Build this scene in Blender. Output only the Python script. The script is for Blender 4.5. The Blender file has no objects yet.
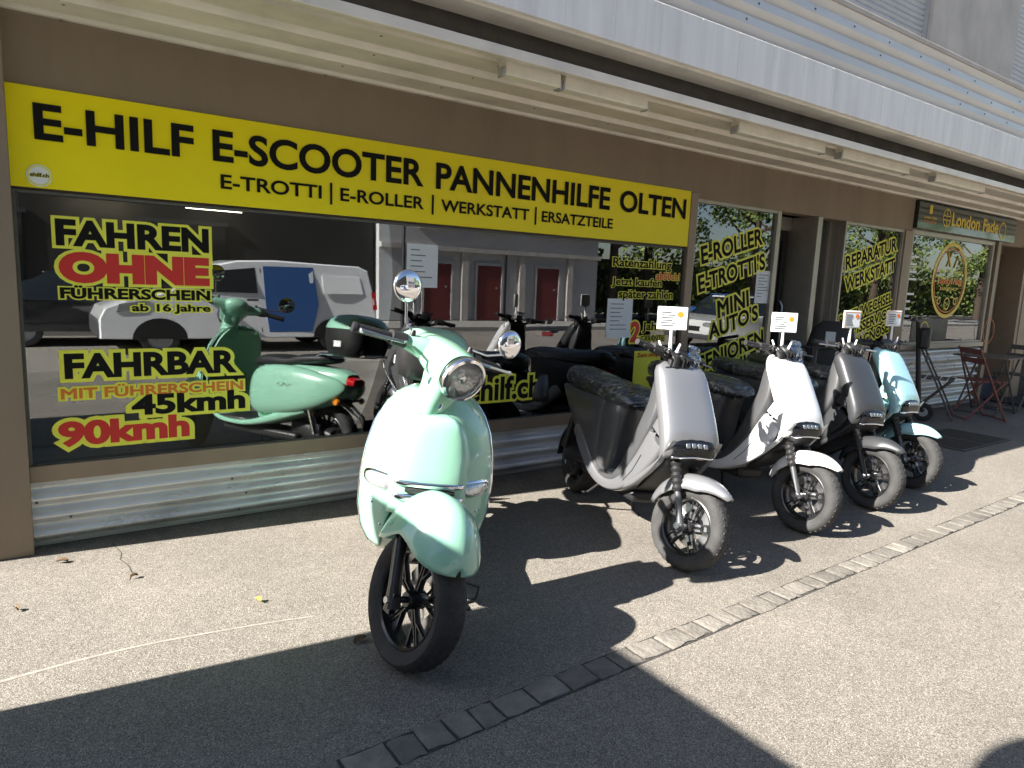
import bpy, bmesh, math, random
from math import sin, cos, pi, radians as rad
from mathutils import Vector, Matrix
random.seed(7)
sc = bpy.context.scene
COL = sc.collection
V = Vector
# ------------------------------------------------------------------ helpers
class MB:
    """collects shapes; build() links them as ONE mesh object"""
    def __init__(s): s.v=[]; s.f=[]
    def add(s, vs, fs):
        n=len(s.v); s.v += [tuple(p) for p in vs]; s.f += [tuple(i+n for i in f) for f in fs]; return s
    def box(s, x0,x1,y0,y1,z0,z1, m=None):
        vs=[V((x,y,z)) for x in (x0,x1) for y in (y0,y1) for z in (z0,z1)]
        if m: vs=[m@v for v in vs]
        return s.add(vs,[(0,1,3,2),(4,6,7,5),(0,4,5,1),(2,3,7,6),(0,2,6,4),(1,5,7,3)])
    def loft(s, rings, cap=True, closed=True):
        n=len(rings[0]); vs=[p for r in rings for p in r]; fs=[]
        for i in range(len(rings)-1):
            for j in range(n if closed else n-1):
                k=(j+1)%n; fs.append((i*n+j,i*n+k,(i+1)*n+k,(i+1)*n+j))
        if cap: fs.append(tuple(range(n-1,-1,-1))); fs.append(tuple((len(rings)-1)*n+j for j in range(n)))
        return s.add(vs,fs)
    def tube(s, pts, r, n=10):
        pts=[V(p) for p in pts]; rs=r if isinstance(r,(list,tuple)) else [r]*len(pts); rings=[]; prev=None
        for i,p in enumerate(pts):
            d=(pts[min(i+1,len(pts)-1)]-pts[max(i-1,0)]).normalized()
            if prev is None:
                a=d.cross(V((0,0,1)));  a = a if a.length>.05 else d.cross(V((0,1,0)))
            else: a=prev-d*prev.dot(d)
            a.normalize(); b=d.cross(a); prev=a
            rings.append([p+(a*cos(2*pi*k/n)+b*sin(2*pi*k/n))*rs[i] for k in range(n)])
        return s.loft(rings)
    def lathe(s, prof, c, axis='y', n=40, a0=0, a1=2*pi, closedprof=False):
        c=V(c); vs=[]; fs=[]; m=len(prof); full=abs(a1-a0-2*pi)<1e-6; N=n if full else n+1
        for k in range(N):
            a=a0+(a1-a0)*k/n
            for r,h in prof:
                if axis=='y': vs.append(c+V((r*cos(a),h,r*sin(a))))
                elif axis=='z': vs.append(c+V((r*cos(a),r*sin(a),h)))
                else: vs.append(c+V((h,r*cos(a),r*sin(a))))
        for k in range(n):
            k2=(k+1)%N
            for j in range(m if closedprof else m-1):
                j2=(j+1)%m; fs.append((k*m+j,k*m+j2,k2*m+j2,k2*m+j))
        return s.add(vs,fs)
    def grid(s, fn, nu, nv):
        vs=[fn(-1+2*i/nu, j/nv) for j in range(nv+1) for i in range(nu+1)]
        return s.add(vs,[(j*(nu+1)+i,j*(nu+1)+i+1,(j+1)*(nu+1)+i+1,(j+1)*(nu+1)+i) for j in range(nv) for i in range(nu)])
    def prism(s, poly, y0, y1):   # poly in xz
        n=len(poly); vs=[(x,y0,z) for x,z in poly]+[(x,y1,z) for x,z in poly]
        return s.add(vs,[tuple(range(n)),tuple(range(2*n-1,n-1,-1))]+[(i,i+n,(i+1)%n+n,(i+1)%n) for i in range(n)])
    def build(s, name, m, parent=None, mx=None, bevel=0, solid=0, sub=0, sharp=38, flat=False, loc=None):
        me=bpy.data.meshes.new(name)
        vs=[mx@V(v) for v in s.v] if mx else s.v
        me.from_pydata([tuple(v) for v in vs],[],s.f); me.materials.append(m)
        bm=bmesh.new(); bm.from_mesh(me); bmesh.ops.remove_doubles(bm,verts=bm.verts,dist=1e-5)
        bmesh.ops.recalc_face_normals(bm,faces=bm.faces); bm.to_mesh(me); bm.free()
        if not flat:
            me.polygons.foreach_set('use_smooth',[True]*len(me.polygons)); me.set_sharp_from_angle(angle=rad(sharp))
        o=bpy.data.objects.new(name,me); COL.objects.link(o)
        if parent: o.parent=parent
        if loc: o.location=loc
        if solid: q=o.modifiers.new('s','SOLIDIFY'); q.thickness=solid; q.offset=0
        if sub: q=o.modifiers.new('u','SUBSURF'); q.levels=sub; q.render_levels=sub
        if bevel: q=o.modifiers.new('b','BEVEL'); q.width=bevel; q.segments=2; q.limit_method='ANGLE'; q.angle_limit=rad(35)
        return o
def B(*a,**k): return MB().box(*a,**k)
def tag(o,label=None,cat=None,group=None,kind=None):
    if label: o['label']=label
    if cat: o['category']=cat
    if group: o['group']=group
    if kind: o['kind']=kind
    return o
def empty(name,loc=(0,0,0),rot=(0,0,0),parent=None):
    o=bpy.data.objects.new(name,None); o.empty_display_size=.1; COL.objects.link(o); o.location=loc; o.rotation_euler=rot
    if parent: o.parent=parent
    return o
def copy_tree(o,parent=None):
    c=o.copy(); COL.objects.link(c); c.parent=parent
    for ch in list(o.children): copy_tree(ch,c)
    return c
def ser(c,u,v,a,b,n=2.6,N=28):
    c=V(c);u=V(u);v=V(v);out=[]
    for k in range(N):
        t=2*pi*k/N; ct,st=cos(t),sin(t)
        out.append(c+u*(a*math.copysign(abs(ct)**(2/n),ct))+v*(b*math.copysign(abs(st)**(2/n),st)))
    return out
def interp(tab,t):
    for i in range(len(tab)-1):
        if t<=tab[i+1][0]:
            a,b=tab[i],tab[i+1]; k=(t-a[0])/(b[0]-a[0]); return a[1]+(b[1]-a[1])*k
    return tab[-1][1]
def cr(pts,n=5):      # catmull-rom over tuples
    out=[]
    P=[pts[0]]+list(pts)+[pts[-1]]
    for i in range(1,len(P)-2):
        for k in range(n):
            t=k/n; out.append(tuple(.5*((2*b)+(c-a)*t+(2*a-5*b+4*c-d)*t*t+(-a+3*b-3*c+d)*t**3) for a,b,c,d in zip(P[i-1],P[i],P[i+1],P[i+2])))
    out.append(tuple(pts[-1])); return out
# ------------------------------------------------------------------ materials
def mat(name,color,rough=.5,metal=0,coat=0,bump=0,bscale=40,var=0,vscale=3,emit=0,trans=0,spec=.5,stretch=None,rvar=0):
    m=bpy.data.materials.new(name); m.use_nodes=True; nt=m.node_tree; n=nt.nodes; p=n['Principled BSDF']
    c=tuple(color)+(1,)
    p.inputs['Base Color'].default_value=c; p.inputs['Roughness'].default_value=rough; p.inputs['Metallic'].default_value=metal
    p.inputs['Coat Weight'].default_value=coat; p.inputs['Coat Roughness'].default_value=.04; p.inputs['Specular IOR Level'].default_value=spec
    if emit: p.inputs['Emission Color'].default_value=c; p.inputs['Emission Strength'].default_value=emit
    tc=n.new('ShaderNodeTexCoord'); src=tc.outputs['Object']
    if stretch:
        mp=n.new('ShaderNodeMapping'); mp.inputs['Scale'].default_value=stretch; nt.links.new(src,mp.inputs[0]); src=mp.outputs[0]
    if var or rvar:
        t=n.new('ShaderNodeTexNoise'); t.inputs['Scale'].default_value=vscale; t.inputs['Detail'].default_value=7; t.inputs['Roughness'].default_value=.62
        nt.links.new(src,t.inputs['Vector'])
        if var:
            r=n.new('ShaderNodeMapRange'); r.inputs[1].default_value=.3; r.inputs[2].default_value=.7; r.inputs[3].default_value=1-var; r.inputs[4].default_value=1+var*.6
            h=n.new('ShaderNodeHueSaturation'); h.inputs['Color'].default_value=c
            nt.links.new(t.outputs[0],r.inputs[0]); nt.links.new(r.outputs[0],h.inputs['Value']); nt.links.new(h.outputs[0],p.inputs['Base Color'])
        if rvar:
            r=n.new('ShaderNodeMapRange'); r.inputs[1].default_value=.3; r.inputs[2].default_value=.7; r.inputs[3].default_value=max(.02,rough-rvar); r.inputs[4].default_value=rough+rvar
            nt.links.new(t.outputs[0],r.inputs[0]); nt.links.new(r.outputs[0],p.inputs['Roughness'])
    if bump:
        t=n.new('ShaderNodeTexNoise'); t.inputs['Scale'].default_value=bscale; t.inputs['Detail'].default_value=5
        b=n.new('ShaderNodeBump'); b.inputs['Strength'].default_value=bump; b.inputs['Distance'].default_value=.01
        nt.links.new(src,t.inputs['Vector']); nt.links.new(t.outputs[0],b.inputs['Height']); nt.links.new(b.outputs[0],p.inputs['Normal'])
    return m
def asphalt(name,dark,mid,light,warm=0):
    m=bpy.data.materials.new(name); m.use_nodes=True; nt=m.node_tree; n=nt.nodes; L=nt.links; p=n['Principled BSDF']
    tc=n.new('ShaderNodeTexCoord')
    def noise(s,d=3,r=.6):
        t=n.new('ShaderNodeTexNoise'); t.inputs['Scale'].default_value=s; t.inputs['Detail'].default_value=d; t.inputs['Roughness'].default_value=r; L.new(tc.outputs['Object'],t.inputs['Vector']); return t
    vo=n.new('ShaderNodeTexVoronoi'); vo.inputs['Scale'].default_value=290; L.new(tc.outputs['Object'],vo.inputs['Vector'])
    sep=n.new('ShaderNodeSeparateColor'); L.new(vo.outputs['Color'],sep.inputs[0])
    cr_=n.new('ShaderNodeValToRGB'); e=cr_.color_ramp.elements; e[0].position=.0; e[0].color=dark+(1,); e[1].position=1; e[1].color=light+(1,)
    k=e.new(.3); k.color=mid+(1,); k=e.new(.72); k.color=tuple(x*1.12 for x in mid)+(1,)
    L.new(sep.outputs[0],cr_.inputs[0])
    # gaps between stones
    dg=n.new('ShaderNodeMapRange'); dg.inputs[1].default_value=.25; dg.inputs[2].default_value=.75; dg.inputs[3].default_value=1.05; dg.inputs[4].default_value=.72; L.new(vo.outputs['Distance'],dg.inputs[0])
    big=noise(.9,6,.65); br=n.new('ShaderNodeMapRange'); br.inputs[1].default_value=.3; br.inputs[2].default_value=.7; br.inputs[3].default_value=.84; br.inputs[4].default_value=1.12; L.new(big.outputs[0],br.inputs[0])
    med=noise(14,4,.7); mr=n.new('ShaderNodeMapRange'); mr.inputs[1].default_value=.3; mr.inputs[2].default_value=.7; mr.inputs[3].default_value=.9; mr.inputs[4].default_value=1.08; L.new(med.outputs[0],mr.inputs[0])
    # round gum / oil spots
    vs=n.new('ShaderNodeTexVoronoi'); vs.inputs['Scale'].default_value=1.7; L.new(tc.outputs['Object'],vs.inputs['Vector'])
    sr=n.new('ShaderNodeMapRange'); sr.inputs[1].default_value=.025; sr.inputs[2].default_value=.045; sr.inputs[3].default_value=.6; sr.inputs[4].default_value=1; L.new(vs.outputs['Distance'],sr.inputs[0])
    m1=n.new('ShaderNodeMath'); m1.operation='MULTIPLY'; L.new(dg.outputs[0],m1.inputs[0]); L.new(br.outputs[0],m1.inputs[1])
    m2=n.new('ShaderNodeMath'); m2.operation='MULTIPLY'; L.new(m1.outputs[0],m2.inputs[0]); L.new(mr.outputs[0],m2.inputs[1])
    m3=n.new('ShaderNodeMath'); m3.operation='MULTIPLY'; L.new(m2.outputs[0],m3.inputs[0]); L.new(sr.outputs[0],m3.inputs[1])
    h=n.new('ShaderNodeHueSaturation'); L.new(cr_.outputs[0],h.inputs['Color']); L.new(m3.outputs[0],h.inputs['Value']); L.new(h.outputs[0],p.inputs['Base Color'])
    p.inputs['Roughness'].default_value=.85; p.inputs['Specular IOR Level'].default_value=.3
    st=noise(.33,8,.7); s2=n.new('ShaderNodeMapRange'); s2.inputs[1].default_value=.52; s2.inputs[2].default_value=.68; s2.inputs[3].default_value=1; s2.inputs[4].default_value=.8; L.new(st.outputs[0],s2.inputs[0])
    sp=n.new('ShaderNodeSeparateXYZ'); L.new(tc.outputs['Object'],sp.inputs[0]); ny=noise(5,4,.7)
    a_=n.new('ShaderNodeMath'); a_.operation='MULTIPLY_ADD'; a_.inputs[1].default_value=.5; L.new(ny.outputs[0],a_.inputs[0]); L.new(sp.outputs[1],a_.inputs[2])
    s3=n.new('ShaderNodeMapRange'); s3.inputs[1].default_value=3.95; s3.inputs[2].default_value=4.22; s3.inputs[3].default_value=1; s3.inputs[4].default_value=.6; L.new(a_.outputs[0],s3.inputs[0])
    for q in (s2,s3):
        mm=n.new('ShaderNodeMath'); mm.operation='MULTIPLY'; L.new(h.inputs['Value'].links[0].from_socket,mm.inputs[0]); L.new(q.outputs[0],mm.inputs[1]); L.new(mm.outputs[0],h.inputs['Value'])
    b=n.new('ShaderNodeBump'); b.inputs['Strength'].default_value=.55; b.inputs['Distance'].default_value=.0022; b.invert=True
    L.new(vo.outputs['Distance'],b.inputs['Height']); L.new(b.outputs[0],p.inputs['Normal'])
    return m
def glass_mat(name,ior=1.7,tint=(.8,.85,.85),wav=.0):
    m=bpy.data.materials.new(name); m.use_nodes=True; nt=m.node_tree; n=nt.nodes; L=nt.links; n.remove(n['Principled BSDF'])
    t=n.new('ShaderNodeBsdfTransparent'); t.inputs[0].default_value=tint+(1,)
    g=n.new('ShaderNodeBsdfGlossy'); g.inputs['Roughness'].default_value=0; g.inputs[0].default_value=(.96,.98,1,1)
    fr=n.new('ShaderNodeFresnel'); fr.inputs[0].default_value=ior
    mx=n.new('ShaderNodeMixShader'); L.new(fr.outputs[0],mx.inputs[0]); L.new(t.outputs[0],mx.inputs[1]); L.new(g.outputs[0],mx.inputs[2]); L.new(mx.outputs[0],n['Material Output'].inputs[0])
    if wav:
        tc=n.new('ShaderNodeTexCoord'); t2=n.new('ShaderNodeTexNoise'); t2.inputs['Scale'].default_value=1.3; t2.inputs['Detail'].default_value=1
        b=n.new('ShaderNodeBump'); b.inputs['Strength'].default_value=wav; b.inputs['Distance'].default_value=.01
        L.new(tc.outputs['Object'],t2.inputs['Vector']); L.new(t2.outputs[0],b.inputs['Height']); L.new(b.outputs[0],g.inputs['Normal']); L.new(b.outputs[0],fr.inputs['Normal'])
    return m
def wrap_mat():
    m=bpy.data.materials.new('plastic_wrap'); m.use_nodes=True; nt=m.node_tree; n=nt.nodes; L=nt.links; n.remove(n['Principled BSDF'])
    t=n.new('ShaderNodeBsdfTransparent'); t.inputs[0].default_value=(.92,.93,.95,1)
    g=n.new('ShaderNodeBsdfGlossy'); g.inputs['Roughness'].default_value=.07; g.inputs[0].default_value=(.9,.95,1,1)
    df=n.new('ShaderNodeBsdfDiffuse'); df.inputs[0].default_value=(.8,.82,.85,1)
    tc=n.new('ShaderNodeTexCoord'); mp=n.new('ShaderNodeMapping'); mp.inputs['Scale'].default_value=(1,.4,1); mp.inputs['Rotation'].default_value=(.3,0,.6)
    ns=n.new('ShaderNodeTexNoise'); ns.inputs['Scale'].default_value=12; ns.inputs['Detail'].default_value=3; ns.inputs['Distortion'].default_value=1.8
    L.new(tc.outputs['Object'],mp.inputs[0]); L.new(mp.outputs[0],ns.inputs['Vector'])
    b=n.new('ShaderNodeBump'); b.inputs['Strength'].default_value=1; b.inputs['Distance'].default_value=.04
    L.new(ns.outputs[0],b.inputs['Height']); L.new(b.outputs[0],g.inputs['Normal'])
    # folds in the film: thin creases, whitened in place of sun glints
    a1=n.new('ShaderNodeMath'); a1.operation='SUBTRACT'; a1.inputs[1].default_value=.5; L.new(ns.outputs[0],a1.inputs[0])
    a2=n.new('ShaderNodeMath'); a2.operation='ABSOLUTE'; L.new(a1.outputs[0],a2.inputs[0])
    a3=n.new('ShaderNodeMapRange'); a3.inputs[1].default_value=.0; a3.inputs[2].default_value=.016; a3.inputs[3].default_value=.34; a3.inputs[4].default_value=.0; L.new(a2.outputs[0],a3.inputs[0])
    fr=n.new('ShaderNodeFresnel'); fr.inputs[0].default_value=1.7; L.new(b.outputs[0],fr.inputs['Normal'])
    ad=n.new('ShaderNodeMath'); ad.operation='ADD'; ad.inputs[1].default_value=.05; L.new(fr.outputs[0],ad.inputs[0])
    mx=n.new('ShaderNodeMixShader'); L.new(ad.outputs[0],mx.inputs[0]); L.new(t.outputs[0],mx.inputs[1]); L.new(g.outputs[0],mx.inputs[2])
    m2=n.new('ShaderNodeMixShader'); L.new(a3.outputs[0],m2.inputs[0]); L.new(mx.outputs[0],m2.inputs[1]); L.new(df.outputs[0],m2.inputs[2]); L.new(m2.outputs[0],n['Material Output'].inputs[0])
    return m
def gold_mat():
    m=bpy.data.materials.new('gold_print'); m.use_nodes=True; nt=m.node_tree; n=nt.nodes; p=n['Principled BSDF']
    tc=n.new('ShaderNodeTexCoord'); sx=n.new('ShaderNodeSeparateXYZ'); r=n.new('ShaderNodeValToRGB'); mr=n.new('ShaderNodeMapRange')
    mr.inputs[1].default_value=1.1; mr.inputs[2].default_value=2.1
    e=r.color_ramp.elements; e[0].color=(.75,.55,.05,1); e[1].color=(.7,.65,.08,1); k=e.new(.45); k.color=(.8,.25,.06,1)
    nt.links.new(tc.outputs['Object'],sx.inputs[0]); nt.links.new(sx.outputs[2],mr.inputs[0]); nt.links.new(mr.outputs[0],r.inputs[0]); nt.links.new(r.outputs[0],p.inputs['Base Color']); p.inputs['Roughness'].default_value=.4
    return m
M=dict(
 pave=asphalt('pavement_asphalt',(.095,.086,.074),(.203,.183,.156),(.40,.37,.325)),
 road=asphalt('road_asphalt',(.16,.145,.125),(.27,.245,.215),(.45,.42,.38)),
 sett=mat('sett_stone',(.18,.165,.143),.75,bump=.8,bscale=60,var=.35,vscale=9),
 joint=mat('sett_joint',(.05,.046,.04),.95,bump=.6,bscale=80,var=.3,vscale=30),
 patch=asphalt('kerb_side_asphalt',(.1,.1,.09),(.22,.21,.19),(.42,.4,.37)),
 brown=mat('brown_wall_paint',(.26,.200,.143),.6,bump=.12,bscale=90,var=.13,vscale=2.5,stretch=(1,1,.35)),
 frame=mat('brown_frame',(.29,.225,.165),.45,metal=.2,var=.1,vscale=6),
 alu=mat('aluminium_frame',(.42,.39,.34),.38,metal=.55,var=.12,vscale=8),
 corr=mat('corrugated_metal',(.76,.77,.77),.3,metal=.35,var=.1,vscale=4,rvar=.08,stretch=(.3,1,1)),
 soff=mat('cream_metal_soffit',(.84,.78,.68),.4,metal=.1,var=.14,vscale=3,stretch=(.3,1,1)),
 clad=mat('metal_cladding',(.62,.62,.61),.38,metal=.3,var=.1,vscale=5,stretch=(.25,1,1)),
 fascia=mat('fascia_sheet',(.88,.87,.85),.5,metal=.1,var=.1,vscale=5,stretch=(3,1,.25),bump=.06,bscale=12),
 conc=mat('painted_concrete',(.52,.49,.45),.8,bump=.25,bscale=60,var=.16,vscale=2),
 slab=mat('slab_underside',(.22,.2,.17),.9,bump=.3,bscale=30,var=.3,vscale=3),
 shutter=mat('shutter_slats',(.5,.52,.56),.4,metal=.3,var=.08,vscale=5),
 glass=glass_mat('window_glass',2.35,(.74,.78,.78),.05),
 yellow=mat('yellow_sign_sheet',(.95,.80,.0),.42,var=.05,vscale=2,spec=.4),
 black=mat('black_print',(.010,.010,.010),.8,spec=.15), halo=mat('yellow_print',(.86,.85,.08),.45,var=.08,vscale=8),
 red=mat('red_print',(.62,.025,.02),.45), orange=mat('orange_print',(.75,.2,.02),.5), white=mat('white_print',(.85,.86,.86),.5,var=.04,vscale=9),
 paper=mat('paper',(.72,.78,.82),.7,var=.05,vscale=9), gold=gold_mat(), dgreen=mat('dark_green_sign',(.012,.03,.022),.16,coat=.7,var=.2,vscale=3),
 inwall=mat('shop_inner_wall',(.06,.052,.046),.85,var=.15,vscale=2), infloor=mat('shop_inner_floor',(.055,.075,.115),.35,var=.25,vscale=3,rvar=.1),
 lamp=mat('tube_light',(1,.88,.66),.4,emit=5), lampbody=mat('cream_lamp_housing',(.86,.82,.70),.4,var=.1,vscale=10),
 mint=mat('mint_paint',(.30,.585,.435),.3,coat=1,rvar=.04,vscale=5), mintd=mat('mint_inner_plastic',(.33,.6,.45),.45,coat=.3),
 silver=mat('silver_paint',(.27,.275,.29),.34,metal=.55,coat=.8,bump=.02,bscale=400), gun=mat('gunmetal_plastic',(.11,.112,.118),.38,metal=.45,coat=.4),
 whitep=mat('white_paint',(.74,.75,.76),.3,coat=1), grey=mat('matt_grey_paint',(.042,.044,.048),.42,metal=.2,coat=.25),
 aqua=mat('pale_aqua_paint',(.36,.63,.67),.3,coat=1), 
 blackp=mat('black_plastic',(.02,.02,.021),.45,bump=.1,bscale=300,rvar=.1), darkp=mat('dark_grey_plastic',(.05,.051,.054),.42,bump=.08,bscale=250),
 floorm=mat('grey_floor_mat',(.2,.205,.21),.55,bump=.35,bscale=180),
 tyre=mat('tyre_rubber',(.035,.034,.034),.78,bump=.35,bscale=120,var=.4,vscale=14), tyred=mat('dusty_tyre_rubber',(.047,.047,.047),.85,bump=.4,bscale=120,var=.35,vscale=10),
 rim=mat('black_rim_enamel',(.015,.015,.016),.3,coat=.4), metal=mat('brushed_steel',(.55,.55,.56),.28,metal=1,var=.1,vscale=20), chrome=mat('chrome',(.88,.88,.9),.06,metal=1),
 seat=mat('seat_leatherette',(.018,.018,.02),.5,bump=.2,bscale=220), wrap=wrap_mat(),
 lens=mat('headlight_lens',(.62,.64,.66),.08,metal=.65,coat=1,bump=.5,bscale=45), dlens=mat('dark_headlight_lens',(.008,.009,.011),.05,coat=.2,spec=.35), ledm=mat('led_reflector',(.35,.37,.4),.25,metal=.8),
 reflector=mat('headlight_reflector',(.72,.73,.74),.22,metal=.55,bump=1,bscale=28),
 redl=mat('red_lens',(.5,.01,.015),.15,coat=1), orl=mat('orange_lens',(.8,.25,.01),.2,coat=1), blue=mat('blue_film',(.02,.11,.42),.1,coat=1),
 mirror=mat('mirror_glass',(.9,.9,.92),.02,metal=1),
 iron=mat('rusty_red_metal',(.22,.07,.06),.5,var=.3,vscale=20), dwood=mat('worn_table_wood',(.16,.13,.1),.55,var=.3,vscale=10,stretch=(1,8,1)),
 grate=mat('cast_grate',(.12,.115,.105),.6,metal=.4,var=.2,vscale=20), doormat=mat('doormat_fibre',(.02,.02,.02),.95,bump=.6,bscale=200),
 van=mat('van_paint',(.86,.86,.87),.32,coat=.8), vanb=mat('blue_van_print',(.04,.11,.30),.4), carglass=mat('car_glass',(.015,.018,.02),.05,coat=1),
 bumper=mat('grey_bumper_plastic',(.06,.06,.065),.5), carw=mat('white_car_paint',(.75,.76,.75),.25,coat=1), card=mat('black_car_paint',(.015,.016,.02),.2,coat=1),
 wallg=mat('grey_render',(.5,.49,.49),.9,bump=.2,bscale=30,var=.15,vscale=.8), maroon=mat('maroon_door_paint',(.16,.028,.024),.5), walld=mat('shaded_render',(.035,.032,.028),.9,var=.3,vscale=.7),
 bark=mat('bark',(.09,.065,.045),.9,bump=.8,bscale=20), leafy=mat('leaf_yellow',(.55,.42,.03),.6), leafb=mat('leaf_brown',(.12,.075,.035),.8),
 kerb=mat('granite_kerb',(.34,.33,.31),.8,bump=.3,bscale=60,var=.15,vscale=5), lightgrey=mat('light_grey_metal',(.45,.46,.47),.4,metal=.4),
 boxsheet=mat('shadow_box_sheet',(.5,.5,.5),.45,var=.1,vscale=2), lime=mat('chalk_mark',(.30,.27,.23),.9,var=.3,vscale=30),
)
def streaks(m,amt=.10,sx=5,sz=1.1):
    n=m.node_tree.nodes; L=m.node_tree.links; h=[x for x in n if x.type=='HUE_SAT'][0]; tc=n.new('ShaderNodeTexCoord'); mp=n.new('ShaderNodeMapping'); mp.inputs['Scale'].default_value=(sx,sx,sz)
    t=n.new('ShaderNodeTexNoise'); t.inputs['Scale'].default_value=1; t.inputs['Detail'].default_value=6; r=n.new('ShaderNodeMapRange'); r.inputs[1].default_value=.48; r.inputs[2].default_value=.7; r.inputs[3].default_value=1; r.inputs[4].default_value=1-amt
    mm=n.new('ShaderNodeMath'); mm.operation='MULTIPLY'; L.new(tc.outputs['Object'],mp.inputs[0]); L.new(mp.outputs[0],t.inputs['Vector']); L.new(t.outputs[0],r.inputs[0]); L.new(h.inputs['Value'].links[0].from_socket,mm.inputs[0]); L.new(r.outputs[0],mm.inputs[1]); L.new(mm.outputs[0],h.inputs['Value'])
for k_ in ('brown','fascia','conc','frame'): streaks(M[k_])
streaks(M['corr'],.25,3,5); streaks(M['soff'],.2,3,3)
def leafmat(name,c1,c2):
    m=mat(name,c1,.6); nt=m.node_tree;n=nt.nodes; p=n['Principled BSDF']
    g=n.new('ShaderNodeNewGeometry'); r=n.new('ShaderNodeValToRGB'); r.color_ramp.elements[0].color=c1+(1,); r.color_ramp.elements[1].color=c2+(1,)
    nt.links.new(g.outputs['Random Per Island'],r.inputs[0]); nt.links.new(r.outputs[0],p.inputs['Base Color']); return m
M['leaf']=leafmat('foliage',(.07,.13,.03),(.26,.32,.08))
_m=M['sett']; _n=_m.node_tree.nodes; _h=[x for x in _n if x.type=='HUE_SAT'][0]; _g=_n.new('ShaderNodeNewGeometry'); _r=_n.new('ShaderNodeMapRange'); _r.inputs[3].default_value=.72; _r.inputs[4].default_value=1.25
_mm=_n.new('ShaderNodeMath'); _mm.operation='MULTIPLY'; _L=_m.node_tree.links; _L.new(_g.outputs['Random Per Island'],_r.inputs[0]); _L.new(_h.inputs['Value'].links[0].from_socket,_mm.inputs[0]); _L.new(_r.outputs[0],_mm.inputs[1]); _L.new(_mm.outputs[0],_h.inputs['Value'])
# ------------------------------------------------------------------ text
def text_geo(s,offset,extr=0.0):
    cu=bpy.data.curves.new('t','FONT'); cu.body=s; cu.size=1; cu.bevel_depth=max(offset,.001); cu.bevel_resolution=1; cu.resolution_u=5
    o=bpy.data.objects.new('t',cu); COL.objects.link(o)
    dg=bpy.context.evaluated_depsgraph_get(); dg.update(); me=bpy.data.meshes.new_from_object(o.evaluated_get(dg))
    vs=[v.co.copy() for v in me.vertices]; fs=[tuple(p.vertices) for p in me.polygons]
    bpy.data.objects.remove(o); bpy.data.curves.remove(cu); bpy.data.meshes.remove(me); return vs,fs
def islands(nv,fs):
    par=list(range(nv))
    def f(a):
        while par[a]!=a: par[a]=par[par[a]]; a=par[a]
        return a
    for fc in fs:
        for i in fc[1:]: par[f(i)]=f(fc[0])
    ids={}; return [ids.setdefault(f(i),len(ids)) for i in range(nv)]
def text(s,x0,x1,z0,z1,y,m,name,parent,bold=.02,halo=None,hm=None,rot=0,shear=0,hname='outline',mx=None):
    """letters lie in the plane y (facing -y), fitted to the box x0..x1 / z0..z1 (cap heights)"""
    vs,fs=text_geo(s,bold)
    xa=min(v.x for v in vs); xb=max(v.x for v in vs); za=min(v.y for v in vs); zb=max(v.y for v in vs)
    sx=(x1-x0)/(xb-xa); sz=(z1-z0)/(zb-za); cx,cz=(x0+x1)/2,(z0+z1)/2
    def put(vs,fs,yy,alt,dz_=.05):
        ids=islands(len(vs),fs); mb=MB(); out=[]
        for v,i in zip(vs,ids):
            px=(v.x-(xa+xb)/2)*sx; pz=(v.y-(za+zb)/2)*sz; px+=pz*shear
            c,s_=cos(rot),sin(rot); px,pz=px*c-pz*s_,px*s_+pz*c
            out.append(V((cx+px,yy-(i%4)*alt-max(0,v.z)*sz*dz_,cz+pz)))
        return mb.add(out,fs)
    # halo in front of glass, letters in front of halo
    o=put(vs,fs,y-.0035,0.0001).build(name,m,parent,flat=True,mx=mx)
    if halo:
        v2,f2=text_geo(s,bold+halo); put(v2,f2,y-.001,.0004).build(hname,hm or M['halo'],parent,flat=True,mx=mx)
    return o
def lettering(label,group,items,y,cat='window lettering'):
    e=empty('window_lettering',(items[0][1],y,items[0][3])); tag(e,label,cat,group)
    inv=Matrix.Translation(-V(e.location))
    for it in items:
        s,x0,x1,z0,z1,m=it[:6]; kw=it[6] if len(it)>6 else {}
        text(s,x0,x1,z0,z1,y,m,'letters',e,mx=inv,**kw)
    return e
# ------------------------------------------------------------------ camera, world, sun
F=689.; R3=[(.816873,-.576811,0),(0,0,0),(0,0,0)]
yaw,pit,rol=rad(35.226),rad(8.5756),rad(2.353); H=1.4
fwd=V((sin(yaw)*cos(pit),cos(yaw)*cos(pit),-sin(pit))); right=V((cos(yaw),-sin(yaw),0)); up=right.cross(fwd)
r_=right*cos(rol)+up*sin(rol); u_=-right*sin(rol)+up*cos(rol)
cam=bpy.data.cameras.new('camera'); co=bpy.data.objects.new('camera',cam); COL.objects.link(co)
mw=Matrix((r_,u_,-fwd)).transposed().to_4x4(); mw.translation=V((0,0,H)); co.matrix_world=mw
cam.sensor_width=36; cam.lens=F/1024*36; cam.clip_start=.02; cam.clip_end=2000; sc.camera=co
EL=rad(36.5); AZ=math.atan(.106)
S=V((-cos(EL)*cos(AZ),cos(EL)*sin(AZ),sin(EL)))
sl=bpy.data.lights.new('sun','SUN'); sl.energy=5; sl.angle=rad(.53); sl.color=(1,.945,.87)
so=bpy.data.objects.new('sun',sl); COL.objects.link(so); so.rotation_euler=S.to_track_quat('Z','Y').to_euler(); so.location=(-5,0,8)
w=bpy.data.worlds.new('World'); sc.world=w; w.use_nodes=True; nt=w.node_tree
sk=nt.nodes.new('ShaderNodeTexSky'); sk.sky_type='NISHITA'; sk.sun_disc=False; sk.sun_elevation=EL; sk.sun_rotation=math.atan2(S.x,S.y)
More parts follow.
